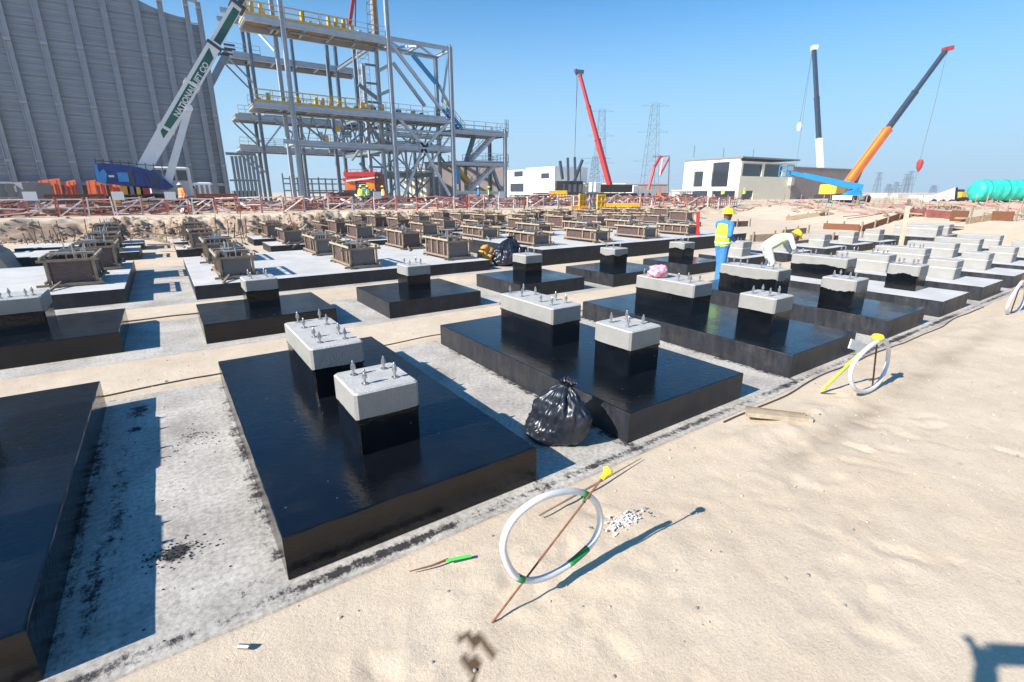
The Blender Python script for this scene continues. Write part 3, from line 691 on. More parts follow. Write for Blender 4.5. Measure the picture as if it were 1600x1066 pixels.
# ------------------------------------------------------------------ people
def capsule(mb, P, Q, r0, r1, n=10):
    P = Vector(P); Q = Vector(Q); d = Q - P
    pts = []; rs = []
    L = d.length; u = d / L if L > 1e-6 else Vector((0, 0, 1))
    for a in (-.98, -.75, -.35): pts.append(P + u*r0*a); rs.append(r0*math.sqrt(1-a*a))
    pts.append(P); rs.append(r0); pts.append(Q); rs.append(r1)
    for a in (.35, .75, .98): pts.append(Q + u*r1*a); rs.append(r1*math.sqrt(1-a*a))
    mb.tube(pts, rs, n)
def remesh(o, vs):
    m = o.modifiers.new('remesh', 'REMESH'); m.mode = 'VOXEL'; m.voxel_size = vs; m.use_smooth_shade = True
    s = o.modifiers.new('smooth', 'SMOOTH'); s.factor = .5; s.iterations = 3
def person(loc, rz, J, label, outfit, vox=.012, scale=1.0, group=None):
    # J: joints in the body's own frame (+x is where the figure faces, +y its left)
    t = thing('person', loc, label, 'person', group); t.rotation_euler = (0, 0, rz); t.scale = (scale,)*3
    V = {k: Vector(v) for k, v in J.items() if not isinstance(v, (float, int))}
    def local(mb, name, m, par, sm=True):
        me_o = mb.build(name, m, None, smooth=sm, org=(0, 0, 0)); me_o.parent = par; return me_o
    sh = (V['shL'] + V['shR'])/2
    b = MB()
    tor = [(V['pelvis'], .135), (V['chest'], .15), (sh, .12)]
    ax = (V['shL'] - V['shR']).normalized()
    for s_ in (-1, 1):
        capsule(b, V['pelvis'] + ax*.055*s_, V['chest'] + ax*.06*s_, .105, .115); capsule(b, V['chest'] + ax*.06*s_, sh + ax*.07*s_, .115, .085)
    capsule(b, sh, V['neck'], .07, .058); capsule(b, V['neck'], V['head'], .055, .07)
    b.ball(V['head'], .098, 14, 10, sc=(1.05, .82, 1.22))
    hd = V['head']; hf = Vector(J.get('face', (1, 0, 0))).normalized()
    sd_ = hf.cross(Vector((0, 0, 1))).normalized()
    capsule(b, hd + hf*.085 + Vector((0, 0, .01)), hd + hf*.112 - Vector((0, 0, .02)), .014, .018, 6)
    capsule(b, hd + hf*.045 - Vector((0, 0, .085)), hd + hf*.075 - Vector((0, 0, .09)), .035, .028, 8)
    for s_ in (-1, 1): b.ball(hd + sd_*.082*s_, .026, 8, 6, sc=(.8, .5, 1.2))
    for s_ in 'LR':
        capsule(b, V['sh'+s_], V['el'+s_], .052, .042); capsule(b, V['el'+s_], V['wr'+s_], .040, .028)
        h = V['ha'+s_]; w_ = V['wr'+s_]; d = (h - w_).normalized(); side = d.cross(Vector((0, 0, 1)))
        if side.length < .2: side = d.cross(Vector((1, 0, 0)))
        if s_ == 'L' and 'sideL' in V: side = V['sideL'].copy()
        side.normalize(); nrm = side.cross(d)
        for q in (-1, 0, 1): capsule(b, w_ + side*.015*q, h + side*.028*q, .020, .018, 8)
        for q, fl in ((-1.5, .055), (-.5, .072), (.5, .076), (1.5, .066)):
            a0 = h + side*.021*q + d*.01; df = (d + side*q*J.get('splay', .0)*.6).normalized(); a1 = a0 + df*fl*.55; a2 = a1 + (df*.6 + nrm*.8*J.get('curl', 1)).normalized()*fl*.5
            capsule(b, a0, a1, .0105, .0095, 6); capsule(b, a1, a2, .0095, .0085, 6)
        th = w_ + d*.03 - side*.03*(1 if s_ == 'L' else -1); capsule(b, th, th + d*.05 - side*.03*(1 if s_ == 'L' else -1), .013, .011, 6)
        capsule(b, V['hip'+s_], V['kn'+s_], .085, .055); capsule(b, V['kn'+s_], V['an'+s_], .055, .038)
        capsule(b, V['an'+s_] + Vector((-.03, 0, -.035)), V['toe'+s_], .042, .035)
    body = local(b, 'body', 'skin', t); remesh(body, vox)
    top, bot, vest, helmet = outfit
    c = MB()
    for s_ in (-1, 1):
        capsule(c, V['pelvis'] + ax*.055*s_, V['chest'] + ax*.06*s_, .122, .130); capsule(c, V['chest'] + ax*.06*s_, sh + ax*.07*s_, .130, .098)
    capsule(c, sh, V['neck'], .080, .062)
    for s_ in 'LR': capsule(c, V['sh'+s_], V['el'+s_], .070, .058); capsule(c, V['el'+s_], V['wr'+s_], .056, .044)
    remesh(local(c, 'jacket', top, t), vox)
    c = MB()
    capsule(c, V['pelvis'] + ax*.06, V['pelvis'] - ax*.06, .128, .128)
    for s_ in 'LR': capsule(c, V['hip'+s_], V['kn'+s_], .105, .080); capsule(c, V['kn'+s_], V['an'+s_] - Vector((0, 0, .02)), .080, .070)
    remesh(local(c, 'trousers', bot, t), vox)
    for s_ in 'LR':
        c = MB(); capsule(c, V['an'+s_] + Vector((-.03, 0, -.03)), V['toe'+s_], .052, .045); capsule(c, V['an'+s_], V['an'+s_] + Vector((0, 0, .05)), .052, .055)
        remesh(local(c, 'boot', 'dark', t), vox)
    if vest:
        c = MB(); m0 = V['pelvis'].lerp(V['chest'], .12); m1 = V['chest'].lerp(sh, .78)
        for s_ in (-1, 1): capsule(c, m0 + ax*.055*s_, V['chest'] + ax*.06*s_, .138, .145); capsule(c, V['chest'] + ax*.06*s_, m1 + ax*.062*s_, .145, .118)
        ve = local(c, 'vest', vest, t); remesh(ve, vox)
        if vest != 'vest_pale':
            for f_ in (.25, .85):
                cc = V['pelvis'].lerp(V['chest'], f_); dd = (V['chest'] - V['pelvis']).normalized(); c = MB()
                c.lathe(cc - dd*.02, [(.149, 0), (.151, .02), (.149, .04)], 24, axis=dd, sx=1.0, sy=1.42); local(c, 'reflective_band', 'silver_band', ve)
    if helmet:
        c = MB(); uph = Vector(J.get('headup', (0, 0, 1))).normalized()
        prof = [(.150, .0), (.152, .008), (.128, .014), (.124, .05), (.108, .09), (.075, .118), (.035, .130), (.004, .132)]
        c.lathe(hd + uph*.028, prof, 20, axis=uph)
        c.beam(hd + uph*.04 + hf*.12, hd + uph*.030 + hf*.175, .16, .012); hm = local(c, 'helmet', helmet, t)
        c = MB(); c.beam(hd + uph*.155 - hf*.08, hd + uph*.165 + hf*.05, .03, .014); local(c, 'helmet_ridge', helmet, hm)
    else:
        c = MB(); c.ball(hd + Vector((-.012, 0, .03)), .106, 14, 10, sc=(1.02, .86, 1.1)); local(c, 'hair', 'hair', t)
    return t
def stand(**k):
    J = dict(pelvis=(0, 0, .95), chest=(0, 0, 1.20), shL=(0, .19, 1.42), shR=(0, -.19, 1.42), neck=(.01, 0, 1.50), head=(.03, 0, 1.62),
             elL=(-.03, .25, 1.14), elR=(-.03, -.25, 1.14), wrL=(.08, .24, .91), wrR=(.08, -.24, .91), haL=(.11, .23, .83), haR=(.11, -.23, .83),
             hipL=(0, .09, .90), hipR=(0, -.09, .90), knL=(.03, .10, .49), knR=(.03, -.10, .49), anL=(0, .11, .09), anR=(0, -.11, .09), toeL=(.17, .12, .045), toeR=(.17, -.12, .045))
    J.update(k); return J
# standing worker in blue: seen from behind his right side, elbow out, looking right
person((10.80, 6.82, .012), R(-12), stand(elR=(-.16, -.33, 1.20), wrR=(.06, -.26, 1.08), haR=(.13, -.20, 1.08), elL=(.12, .26, 1.18), wrL=(.30, .14, 1.32), haL=(.36, .10, 1.38), head=(.06, 0, 1.62),
        hipL=(.0, .07, .9), hipR=(0, -.07, .9), knL=(.05, .06, .5), knR=(.0, -.07, .5), anL=(.04, .07, .09), anR=(-.04, -.07, .09), toeL=(.2, .08, .045), toeR=(.12, -.08, .045)),
        'standing worker in blue coverall, lime hi-vis vest and yellow helmet, seen from behind', ('coverall_blue', 'coverall_blue', 'vest_lime', 'helmet_yellow'), .012, 1.03)
# bending worker in white standing behind the rear pedestal
JB = dict(pelvis=(-.22, 0, .86), chest=(.03, 0, 1.03), shL=(.25, .19, 1.10), shR=(.25, -.19, 1.10), neck=(.33, 0, 1.13), head=(.46, 0, 1.13), face=(.8, 0, -.6), headup=(.55, 0, .75),
          elL=(.36, .24, .84), elR=(.34, -.26, .84), wrL=(.50, .16, .66), wrR=(.50, -.14, .66), haL=(.56, .13, .60), haR=(.56, -.12, .60),
          hipL=(-.24, .10, .82), hipR=(-.24, -.10, .82), knL=(-.06, .13, .46), knR=(-.10, -.13, .46), anL=(-.22, .14, .09), anR=(-.24, -.14, .09), toeL=(-.05, .15, .045), toeR=(-.07, -.15, .045))
person((12.95, 6.66, .012), R(-38), JB, 'worker in pale white coverall with yellow helmet bending over a capped pedestal', ('coverall_white', 'coverall_white', 'vest_pale', 'helmet_yellow'), .012, .98)
p0 = gnd(290, 334, GZ)
person((p0.x, p0.y, gz(p0.x, p0.y)-.02), R(-150), stand(), 'worker in an orange vest standing behind the barrier below the blue crane', ('vest_orange', 'trousers_dark', 'vest_orange', 'helmet_white'), .03, 1.05)
for k, (px, py, ves, hel, lab) in enumerate(((567, 333, 'vest_lime', 'helmet_yellow', 'left worker in a lime vest among the red barriers by the orange machine'),
        (577, 332, 'coverall_blue', 'helmet_yellow', 'middle worker of the three beside the orange machine'), (601, 334, 'vest_orange', 'helmet_yellow', 'right worker of the three beside the orange machine, dark trousers'),
        (748, 330, 'coverall_blue', 'helmet_white', 'worker in bright blue behind the barrier under the stair tower'), (765, 331, 'trousers_dark', 'helmet_yellow', 'worker in dark clothes next to the one in bright blue'),
        (1127, 323, 'vest_lime', 'helmet_yellow', 'distant worker in lime by the wide dark opening of the cream building'), (1160, 322, 'vest_lime', 'helmet_yellow', 'distant worker in lime beside the doorway of the cream building'))):
    q = gnd(px, py, GZ)
    q = at(px, py, 41.0 + .8*(k % 3)) if k < 5 else atd(px, py, 77)
    person((q.x, q.y, gz(q.x, q.y)), R(random.uniform(0, 360)), stand(), lab, (ves, 'trousers_dark', 'vest_lime' if k != 3 else None, hel), .04, 1.0)

# the photographer, holding the phone up at the camera; only the shadow shows
fh = Vector((math.sin(YAW), math.cos(YAW), 0)); yaw_p = math.atan2(fh.y, fh.x)
ploc = -fh*.52; zg = gz(ploc.x, ploc.y)
H_ = 2.2 - zg
def ph_joints():
    z = H_
    return dict(pelvis=(0, 0, .98), chest=(0, 0, 1.24), shL=(0, .19, 1.50), shR=(0, -.19, 1.50), neck=(.01, 0, 1.57), head=(.03, 0, 1.70), face=(1, 0, .2),
        elL=(.26, .40, 1.86), elR=(.22, -.30, 1.66), wrL=(.41, .35, z+.01), wrR=(.42, -.14, z-.10), haL=(.43, .385, z+.09), haR=(.46, -.07, z-.03), curl=.05, splay=.85, sideL=(.81, .59, 0),
        hipL=(0, .09, .92), hipR=(0, -.09, .92), knL=(.03, .12, .5), knR=(.03, -.12, .5), anL=(0, .14, .09), anR=(0, -.14, .09), toeL=(.17, .16, .045), toeR=(.17, -.16, .045))
person((ploc.x, ploc.y, zg), yaw_p, ph_joints(), 'photographer standing on the sand with both arms raised, seen only by the shadow', ('shirt_grey', 'trousers_dark', None, None), .012)
ph = thing('tablet', (-.05*fh.x, -.05*fh.y, 2.2), 'black tablet held up level in both hands of the photographer', 'tablet')
pc = Vector(ph.location); a = MB(); a.beam(pc - rt*.285 + up*.035, pc + rt*.02 + up*.02, .014, .10, upv=tuple(up)); a.build('tablet_case', 'phone_black', ph)

# ------------------------------------------------------------------ small things near the camera
def ring_pts(pts, Y, n=64, yj=.0):
    P = [at(x, y, Y) for x, y in pts]; out = []; N = len(P)
    for i in range(n):
        t = i/n*N; k = int(t); f = t - k; p0_, p1, p2, p3 = P[(k-1) % N], P[k % N], P[(k+1) % N], P[(k+2) % N]
        v = .5*((2*p1) + (p2-p0_)*f + (2*p0_-5*p1+4*p2-p3)*f*f + (3*p1-p0_-3*p2+p3)*f**3); v.y += yj*math.sin(i/n*6.28*2+1); out.append(v)
    return out
t = thing('hose_hoop', (1.05, 1.70, .09), 'white hose hoop tied to a leaning rusty rod, nearest one in the foreground', 'hoop', 'white hose hoops on rods')
r1 = ring_pts([(787, 858), (801, 815), (835, 784), (868, 770), (903, 768), (930, 784), (939, 815), (929, 845), (905, 869), (870, 893), (832, 906), (804, 898)], 1.70, 72, .006)
ho = MB().tube(r1, .0185, 12, closed=True).build('hoop', 'hose_white', t, smooth=True)
rb, rtp = gnd(767, 976, .04), at(948, 738, 1.655)
mb = MB(); mb.tube([rb, rb.lerp(rtp, .5) + Vector((.004, 0, .004)), rtp], .0058, 8); mb.build('rod', 'rusty', t)
d_ = (rtp - rb).normalized(); mb = MB(); mb.lathe(rtp - d_*.045, [(.013, 0), (.014, .035), (.026, .045), (.030, .058), (.022, .072), (.004, .078)], 14, axis=d_)
cp_ = mb.build('rod_cap', 'yellow_plastic', t, smooth=True)
def band(par, pts, i0, i1, m, r=.0205, nm='tape_band'):
    MB().tube([pts[i % len(pts)] for i in range(i0, i1+1)], r, 12).build(nm, m, par, smooth=True)
def nearest(pts, px, py, Y): q = at(px, py, Y); return min(range(len(pts)), key=lambda i: (pts[i]-q).length)
for (px, py, a, m) in ((912, 770, 1, 'tape_green'), (815, 903, 1, 'tape_green'), (905, 870, 3, 'tape_green')):
    i = nearest(r1, px, py, 1.70); band(ho, r1, i-a, i+a, m)
q = at(912, 771, 1.69); mb = MB()
for k in range(7): mb.beam(q, q + Vector((random.uniform(-.03, .03), random.uniform(-.03, .02), random.uniform(-.06, .03))), .008, .002)
mb.build('tape_knot', 'tape_green', t)
t = thing('hose_hoop', (6.0, 1.9, .06), 'white hose hoop on an upright rod by the third painted footing', 'hoop', 'white hose hoops on rods')
r2 = ring_pts([(1331, 592), (1335, 570), (1349, 549), (1364, 536), (1380, 532), (1390, 545), (1388, 568), (1375, 594), (1356, 609), (1338, 610)], 1.9, 60, .015)
h2 = MB().tube(r2, .022, 12, closed=True).build('hoop', 'hose_white', t, smooth=True)
rb2 = at(1362, 614, 1.9); rb2.z = .03; tp2 = at(1371, 530, 1.9)
MB().tube([rb2, tp2], .009, 8).build('rod', 'rusty', t)
MB().lathe(tp2 - Vector((0, 0, .02)), [(.015, 0), (.05, .02), (.062, .045), (.045, .07), (.004, .08)], 14).build('rod_cap', 'yellow_plastic', t, smooth=True)
g0 = at(1343, 552, 2.0); g1 = gnd(1283, 611, .08); mb = MB(); mb.beam(g0, g1, .035, .003); mb.beam(g0 + Vector((.03, 0, -.02)), g1 + Vector((.07, 0, 0)), .018, .003)
mb.build('warning_tape', 'lime', t)
mb = MB(); mb.tube([g1 + Vector((0, 0, -.02)), gnd(1300, 616, .06), gnd(1330, 614, .06), rb2 + Vector((0, 0, .04))], .008, 6); mb.build('cord', 'cable', t)
MB().beam(at(1352, 545, 1.98), at(1328, 537, 1.99), .012, .10).build('paper_tag', 'white_paint', t)
t = thing('hose_hoop', (12.3, 1.95, .06), 'white hose hoop cut by the right edge of the photo', 'hoop', 'white hose hoops on rods')
cx = Vector((12.55, 1.95, .36)); r3 = [cx + Vector((.56*math.cos(a)*1.0, .0+.02*math.sin(2*a), .30*math.sin(a))) for a in [i/48*6.283 for i in range(48)]]
MB().tube(r3, .024, 10, closed=True).build('hoop', 'hose_white', t, smooth=True)
MB().tube([(12.35, 1.95, .02), (12.5, 1.95, .78)], .009, 8).build('rod', 'rusty', t)
# dry sticks and litter
mb = MB(); P = [gnd(x, y, z) for x, y, z in ((842, 806, .07), (885, 782, .075), (930, 757, .075), (1002, 716, .06))]
mb.tube(P, [.006, .008, .009, .003], 7); tag(mb.build('stick', 'timber', None, org=P[0]), 'long brown stick lying on the sand behind the foreground hoop', 'stick')
def blob_mesh(name, m, c, r, sc, seed, fr=2.5, amp=.3, sub=4, ridged=True, flat=None, ax=0, cone=0):
    bm = bmesh.new(); bmesh.ops.create_icosphere(bm, subdivisions=sub, radius=1)
    from mathutils import noise as N
    for v in bm.verts:
        p = v.co.copy(); q = p*fr + Vector((seed, seed*.7, 0))
        a = N.noise(q); b_ = 1 - abs(N.noise(Vector((q.x*2.1, q.y*2.1, q.z*1.2)))); c_ = 1 - 1.6*abs(N.noise(Vector((q.x*4.7+3, q.y*4.7, q.z*2.4)))); e_ = 1 - 1.6*abs(N.noise(q*9.5))
        k = 1 + amp*(a*.9 + (b_-.7)*.55 + (c_-.7)*.34 + (e_-.7)*.16) if ridged else 1 + amp*a
        cz = 1 - cone*max(0, p.z) + cone*.4*max(0, -p.z)
        v.co = Vector((p.x*sc[0]*cz, p.y*sc[1]*cz, p.z*sc[2]))*k*r
        if flat is not None and v.co.z < flat: v.co.z = flat + (v.co.z-flat)*.06
    me = bpy.data.meshes.new(name); bm.to_mesh(me); bm.free(); me.materials.append(M[m])
    for pl in me.polygons: pl.use_smooth = True
    o = bpy.data.objects.new(name, me); C.objects.link(o); o.location = c; o.rotation_euler = (0, 0, ax); return o
def tied_bag(c, Rr, H, m, seed, lean=(.1, .1), rz=0):
    from mathutils import noise as N
    nt_, na = 46, 120; prof = [(0, .62), (.03, .86), (.12, 1.0), (.32, 1.06), (.52, .98), (.70, .76), (.83, .46), (.90, .22), (.935, .15), (.965, .22), (1.0, .30)]
    vs = []; fs = []
    for i in range(nt_+1):
        t_ = i/nt_
        for (a, ra), (b_, rb_) in zip(prof, prof[1:]):
            if a <= t_ <= b_: f = (t_-a)/(b_-a); f = f*f*(3-2*f); r0 = ra + (rb_-ra)*f; break
        for k in range(na):
            th = 2*math.pi*k/na; cx_, sx_ = math.cos(th), math.sin(th)
            wv = N.noise(Vector((cx_*1.1, sx_*1.1, t_*2.0 + seed)))
            f1 = 1 - 2.2*abs(N.noise(Vector((cx_*2.6 + wv, sx_*2.6, t_*1.1 + seed*2))))
            f2 = 1 - 2.2*abs(N.noise(Vector((cx_*6.0, sx_*6.0 + wv, t_*1.9 + seed*3))))
            f3 = N.noise(Vector((cx_*9, sx_*9, t_*11 + seed)))
            am = .10 + .20*t_**2
            r_ = Rr*r0*(1 + .34*wv + am*(f1-.4)*.55 + am*.5*(f2-.4) + .06*f3)
            z = H*t_ + .02*f3 + .03*wv*(t_ > .05)
            vs.append((r_*cx_*1.08 + lean[0]*t_*t_, r_*sx_*.82 + lean[1]*t_*t_, max(z, .0)))
    for i in range(nt_):
        for k in range(na): k2 = (k+1) % na; fs.append((i*na+k, i*na+k2, (i+1)*na+k2, (i+1)*na+k))
    fs.append(tuple(reversed(range(na))))
    mb = MB(); mb.v = vs; mb.f = fs; mb.mi = [0]*len(fs); o = mb.build('plastic_bag', m, None, smooth=True, org=(0, 0, 0)); o.location = c; o.rotation_euler = (0, 0, rz); return o
bag = tied_bag((2.66, 3.14, .004), .250, .57, 'bag_black', 3.7, (.10, .05), R(-60))
tag(bag, 'full black plastic bag slumped against the side of the second footing', 'bag')
tag(blob_mesh('plastic_bag', 'bag_pink', (6.82, 5.45, .80+.085), .15, (1.15, 1.0, .75), 8.1, 2.2, .5, 4, flat=-.085), 'crumpled pink plastic bag on top of a grey capped pedestal', 'bag')
tag(tied_bag((8.7, 12.8, .02), .5, .85, 'bag_black', 9.2, (.2, 0), .4), 'dark plastic bag in the gap between the two long mats', 'bag')
tag(blob_mesh('cloth_bundle', 'cloth_orange', (8.05, 13.0, .3), .28, (.9, .8, 1.1), 2.1, 2.2, .5, 4, flat=-.26), 'orange brown bundle of cloth leaning at the end of the white mat', 'bundle')
q = gnd(700, 875, .06); t = thing('marker_tape', q, 'short strip of bright green tape on the sand in front of the large footing', 'tape')
mb = MB(); mb.beam(gnd(697, 876, .072), gnd(736, 868, .07), .022, .006); mb.build('tape_strip', 'bright_green', t)
mb = MB(); mb.tube([gnd(640, 893, .06), gnd(675, 884, .065), gnd(700, 874, .07)], [.003, .006, .008], 6); mb.build('twig', 'rusty', t)
q = gnd(381, 1011, .05); t = MB().cyl(q + Vector((-.02, .018, .0)), q + Vector((.022, -.018, .004)), .013, 10).build('steel_nut', 'bolt_steel', None, org=q)
tag(t, 'small grey steel sleeve lying on the sand at the bottom left', 'sleeve')
mb = MB(); base = gnd(975, 815, .06)
for k in range(90):
    c0 = base + Vector((random.gauss(0, .085), random.gauss(0, .035), .004)); a_ = random.uniform(0, 6.3); l_ = random.uniform(.008, .03)
    v0 = Vector((math.cos(a_), math.sin(a_), 0))*l_; v1 = Vector((-math.sin(a_), math.cos(a_), 0))*l_*random.uniform(.4, 1)
    mb.prism([c0, c0 + v0 + Vector((0, 0, random.uniform(0, .012))), c0 + v0*.8 + v1, c0 + v1 + Vector((0, 0, random.uniform(0, .014)))], (0, 0, .0015), mi=random.choice([0, 0, 0, 1, 1]))
tag(mb.build('paper_litter', ['white_paint', 'litter'], None, org=base), kind='stuff')
t = thing('timber_board', (4.75, 2.2, .06), 'short weathered timber board lying on the sand beside the second footing', 'board')
a0, a1 = gnd(1166, 645, .10), gnd(1268, 655, .10)
MB().beam(a0, a1, .10, .045).build('board', 'timber_pale', t); MB().beam(a0 + Vector((.05, .04, .030)), a1 + Vector((-.02, .05, .030)), .035, .02).build('batten', 'timber', t)
# pebbles and clods
mb = MB()
for k in range(420):
    x = random.uniform(-.6, 9); y = random.uniform(.2, 2.45) if random.random() < .7 else random.uniform(6.7, 7.9)
    r_ = random.uniform(.003, .011) * (1.6 if random.random() < .1 else 1)
    mb.ball((x, y, gz(x, y) + r_*.3), r_, 6, 4, mi=random.choice([0, 0, 1]), sc=(random.uniform(.8, 1.5), 1, .7))
tag(mb.build('pebbles', ['sand', 'cap_concrete']), kind='stuff')
# black tar crumbs on the blinding
mb = MB()
for k in range(260):
    if k < 150: x, y = random.gauss(-.28, .10), random.gauss(3.35, .07)
    else: x, y = random.uniform(-.7, .15), random.uniform(2.6, 6.3)
    if k > 200: x, y = random.gauss(-.08, .12), random.gauss(5.1, .2)
    if x < -.75 or x > .22: continue
    r_ = random.uniform(.002, .007); mb.ball((x, y, r_*.5), r_, 5, 4, mi=0, sc=(1.4, 1, .6))
tag(mb.build('tar_crumbs', ['dark']), kind='stuff')
# cables and edge boards along the slabs
def cable(y, x0, x1, name, lab, r=.008, z=.05, m='cable', amp=.05, sd_=1):
    n = int((x1-x0)*5); P = []
    for i in range(n+1):
        x = x0 + (x1-x0)*i/n; yy = y + amp*math.sin(x*1.3+sd_) + amp*.4*math.sin(x*3.7+sd_*2); P.append((x, yy, max(gz(x, yy), 0) + r*.8))
    tag(MB().tube(P, r, 6).build(name, m, None, org=P[0]), lab, 'cable')
cable(6.70, -6, .6, 'cable', 'thin black cable along the far side of the nearest footings, left end', .010)
cable(10.55, -5, .4, 'cable', 'thin dark cable crossing the gap beyond the second row footings', .014, sd_=2)
cable(6.72, 2.2, 9, 'cable', 'thin dark cable along the sand strip behind the footings with the bags', .009, sd_=4)
cable(2.43, 4.2, 13, 'cable', 'dark cord half buried along the sand edge of the blinding', .009, sd_=5, amp=.035)
# red planks in the gap right of the second-row footing
t = MB().beam((5.35, 8.05, .03), (6.1, 8.9, .035), .12, .03).build('plank', 'maroon', None, org=(5.4, 8.1, .02)); tag(t, 'reddish plank lying in the gap between the second row footings', 'plank')
# upright timber post with a dark top
t = thing('timber_post', (13.6, 6.9, 0), 'tall pale upright timber post leaning slightly among the bare pedestals', 'post')
b0 = gnd(1407, 388, .35); tp = b0 + Vector((.25, -.35, 1.05)); 
D = (b0-EYE).length; tp = atd(1419, 322, (b0 - EYE).dot(fw)*1.0)
MB().beam(b0 - Vector((0, 0, .35)), tp, .14, .05).build('post_shaft', 'timber_pale', t); MB().beam(tp, tp + (tp-b0).normalized()*.22, .1, .05).build('post_top', 'plywood', t)
q = gnd(1090, 368, .5); tp = atd(1091, 331, (q-EYE).dot(fw))
tag(MB().beam(q, tp, .13, .06).build('marker_post', 'crane_red', None, org=q), 'short red marker post behind the thick mat, left of the standing worker', 'post')
q = gnd(1480, 353, .5); 
tag(MB().beam(gnd(1452, 352, .6), gnd(1488, 355, .6), 1.1, .05).build('steel_plate', 'grating', None, org=q), 'dark square plate lying on the pale sand slope', 'plate')

# ------------------------------------------------------------------ clad wall on the left
YW = 60
t = thing('clad_wall', (-3, YW, GZ), 'tall grey corrugated clad wall with vertical ribs at the left', 'building')
ZT = lambda x: 22.0 if x < .8 else max(17.6, 22.0 - (x-.8)*2.2)
xs_ = [-16.5, -14.2, -11.9, -9.7, -7.8, -5.6, -3.3, -1.15, 1.2, 3.0, 5.0, 6.0]
tops = [26, 26, 26, 25, 24.5, 23.5, 22.5, 21.0, 18.8, 17.6, 17.2, 17.6]
prev = None
for k in range(len(xs_)-1):
    a, b_ = xs_[k], xs_[k+1]; z = 3.1; zt_ = min(tops[k], tops[k+1]); j = 0
    while z < zt_ - .05:
        z1 = min(z + 1.42, zt_); prof = []; mb = MB(); n = 3; st = (z1 - z)/n
        # trapezoidal cladding profile
        pts = []
        for q in range(n):
            zz = z + q*st; pts += [(0, zz), (0, zz + st*.5), (.045, zz + st*.6), (.045, zz + st*.92)]
        pts.append((0, z1 - .03)); 
        poly = [(a+.01, YW + d, zz) for d, zz in pts] + [(a+.01, YW + .25, z1 - .03), (a+.01, YW + .25, z)]
        off = (b_-a-.02, 0, 0); mb.prism(poly, off)
        mb.build('cladding_panel', 'wall_sheet', t); z += 1.42
    # girts that show as light lines
for k, z in enumerate([3.05 + 1.42*i for i in range(14)]):
    xe = 6.0 if z < 17.3 else (1.0 if z > 19 else 3.0)
    MB().box(-16.5, xe, YW-.06, YW-.005, z-.035, z+.035).build('girt', 'wall_rib', t)
for k, x in enumerate(xs_):
    zt_ = tops[k] + (1.0 if k in (9,) else 0)
    if k == 10: zt_ = 19.2
    if k == 11: zt_ = 19.0
    c_ = MB().ibeam((x, YW-.30, GZ), (x, YW-.30, zt_), .34, .42, .05).build('rib_column', 'wall_rib', t)
    for z in (4.6, 9.2, 13.8, 18.4):
        if z < zt_: MB().box(x-.22, x+.22, YW-.56, YW-.04, z, z+.22).build('splice_plate', 'wall_rib', c_)
MB().beam((5.0, YW-.3, 19.1), (6.0, YW-.3, 19.0), .3, .25).build('top_frame', 'wall_rib', t)
# curved top edge plates
for k in range(8):
    x0 = -.1 + k*.63; f = lambda x: 19.1 - 1.5*math.sin(min(1, max(0, (x+.1)/5.1))*1.57)
    MB().prism([(x0, YW+.05, min(f(x0), f(x0+.63)) - 2.4), (x0+.63, YW+.05, min(f(x0), f(x0+.63)) - 2.4), (x0+.63, YW+.05, f(x0+.63)), (x0, YW+.05, f(x0))], (0, .15, 0)).build('edge_plate', 'wall_sheet', t)
MB().box(-16.5, 6.0, YW+.4, YW+.9, GZ+1.4, 17.0).build('inner_wall', 'wall_dark', t)
MB().box(-16.5, 6.0, YW-.35, YW-.05, 2.75, 3.05).build('base_beam', 'wall_rib', t)
MB().box(-16.5, 6.0, YW-.1, YW+.3, GZ, 2.7).build('dark_plinth', 'wall_dark', t)
# orange panels leaning under the wall
for k, (xa, xb, z0, z1) in enumerate([(-8.0, -6.6, 1.6, 3.3), (-6.4, -5.6, 1.6, 3.2), (-4.9, -3.6, 1.5, 3.3), (-3.4, -2.3, 1.5, 3.1), (-10, -8.6, 1.5, 3.0), (-2.1, -1.1, 1.3, 2.6)]):
    tt = thing('orange_panel', ((xa+xb)/2, 57, GZ), '%s orange formwork panel from the left under the clad wall' % ORD[k], 'panel', 'orange panels under the clad wall')
    MB().prism([(xa, 57, GZ), (xb, 57, GZ), (xb, 58, z1), (xa, 58, z1-.2)], (0, .12, 0)).build('panel_sheet', 'orange_panel', tt)
    for s_ in (.15, .5, .85): xx = xa + (xb-xa)*s_; MB().beam((xx, 56.9, GZ+.1), (xx, 57.8, z1-.2), .07, .08).build('stiffener', 'crane_red', tt)
# dark equipment behind the crane by the wall foot
for k, (px, py0, py1, wd, m, lab) in enumerate(((262, 268, 300, 2.6, 'dark', 'dark machine block behind the cab of the mobile crane'), (318, 285, 302, 1.6, 'white_paint', 'small white machine housing near the foot of the clad wall'),
                                              (285, 290, 303, 2.4, 'dark', 'low dark machine beside the orange vested worker'))):
    a = at(px, py1, 56); b_ = at(px, py0, 56); z0 = gz(a.x, 56)
    tt = thing('site_machine', (a.x, 56, z0), lab, 'machine')
    MB().cham(a.x-wd/2, a.x+wd/2, 55.4, 56.8, z0+.35, b_.z, .15, .1).build('housing', m, tt)
    for i in range(4): MB().box(a.x-wd/2+.2+i*wd/4, a.x-wd/2+.2+i*wd/4+wd/7, 55.37, 55.398, z0+.6, b_.z-.25).build('vent', 'grey_box', tt)
    for i in (-1, 1): MB().cyl((a.x+i*wd*.3, 55.3, z0+.3), (a.x+i*wd*.3, 55.6, z0+.3), .3, 14).build('wheel', 'rubber', tt)

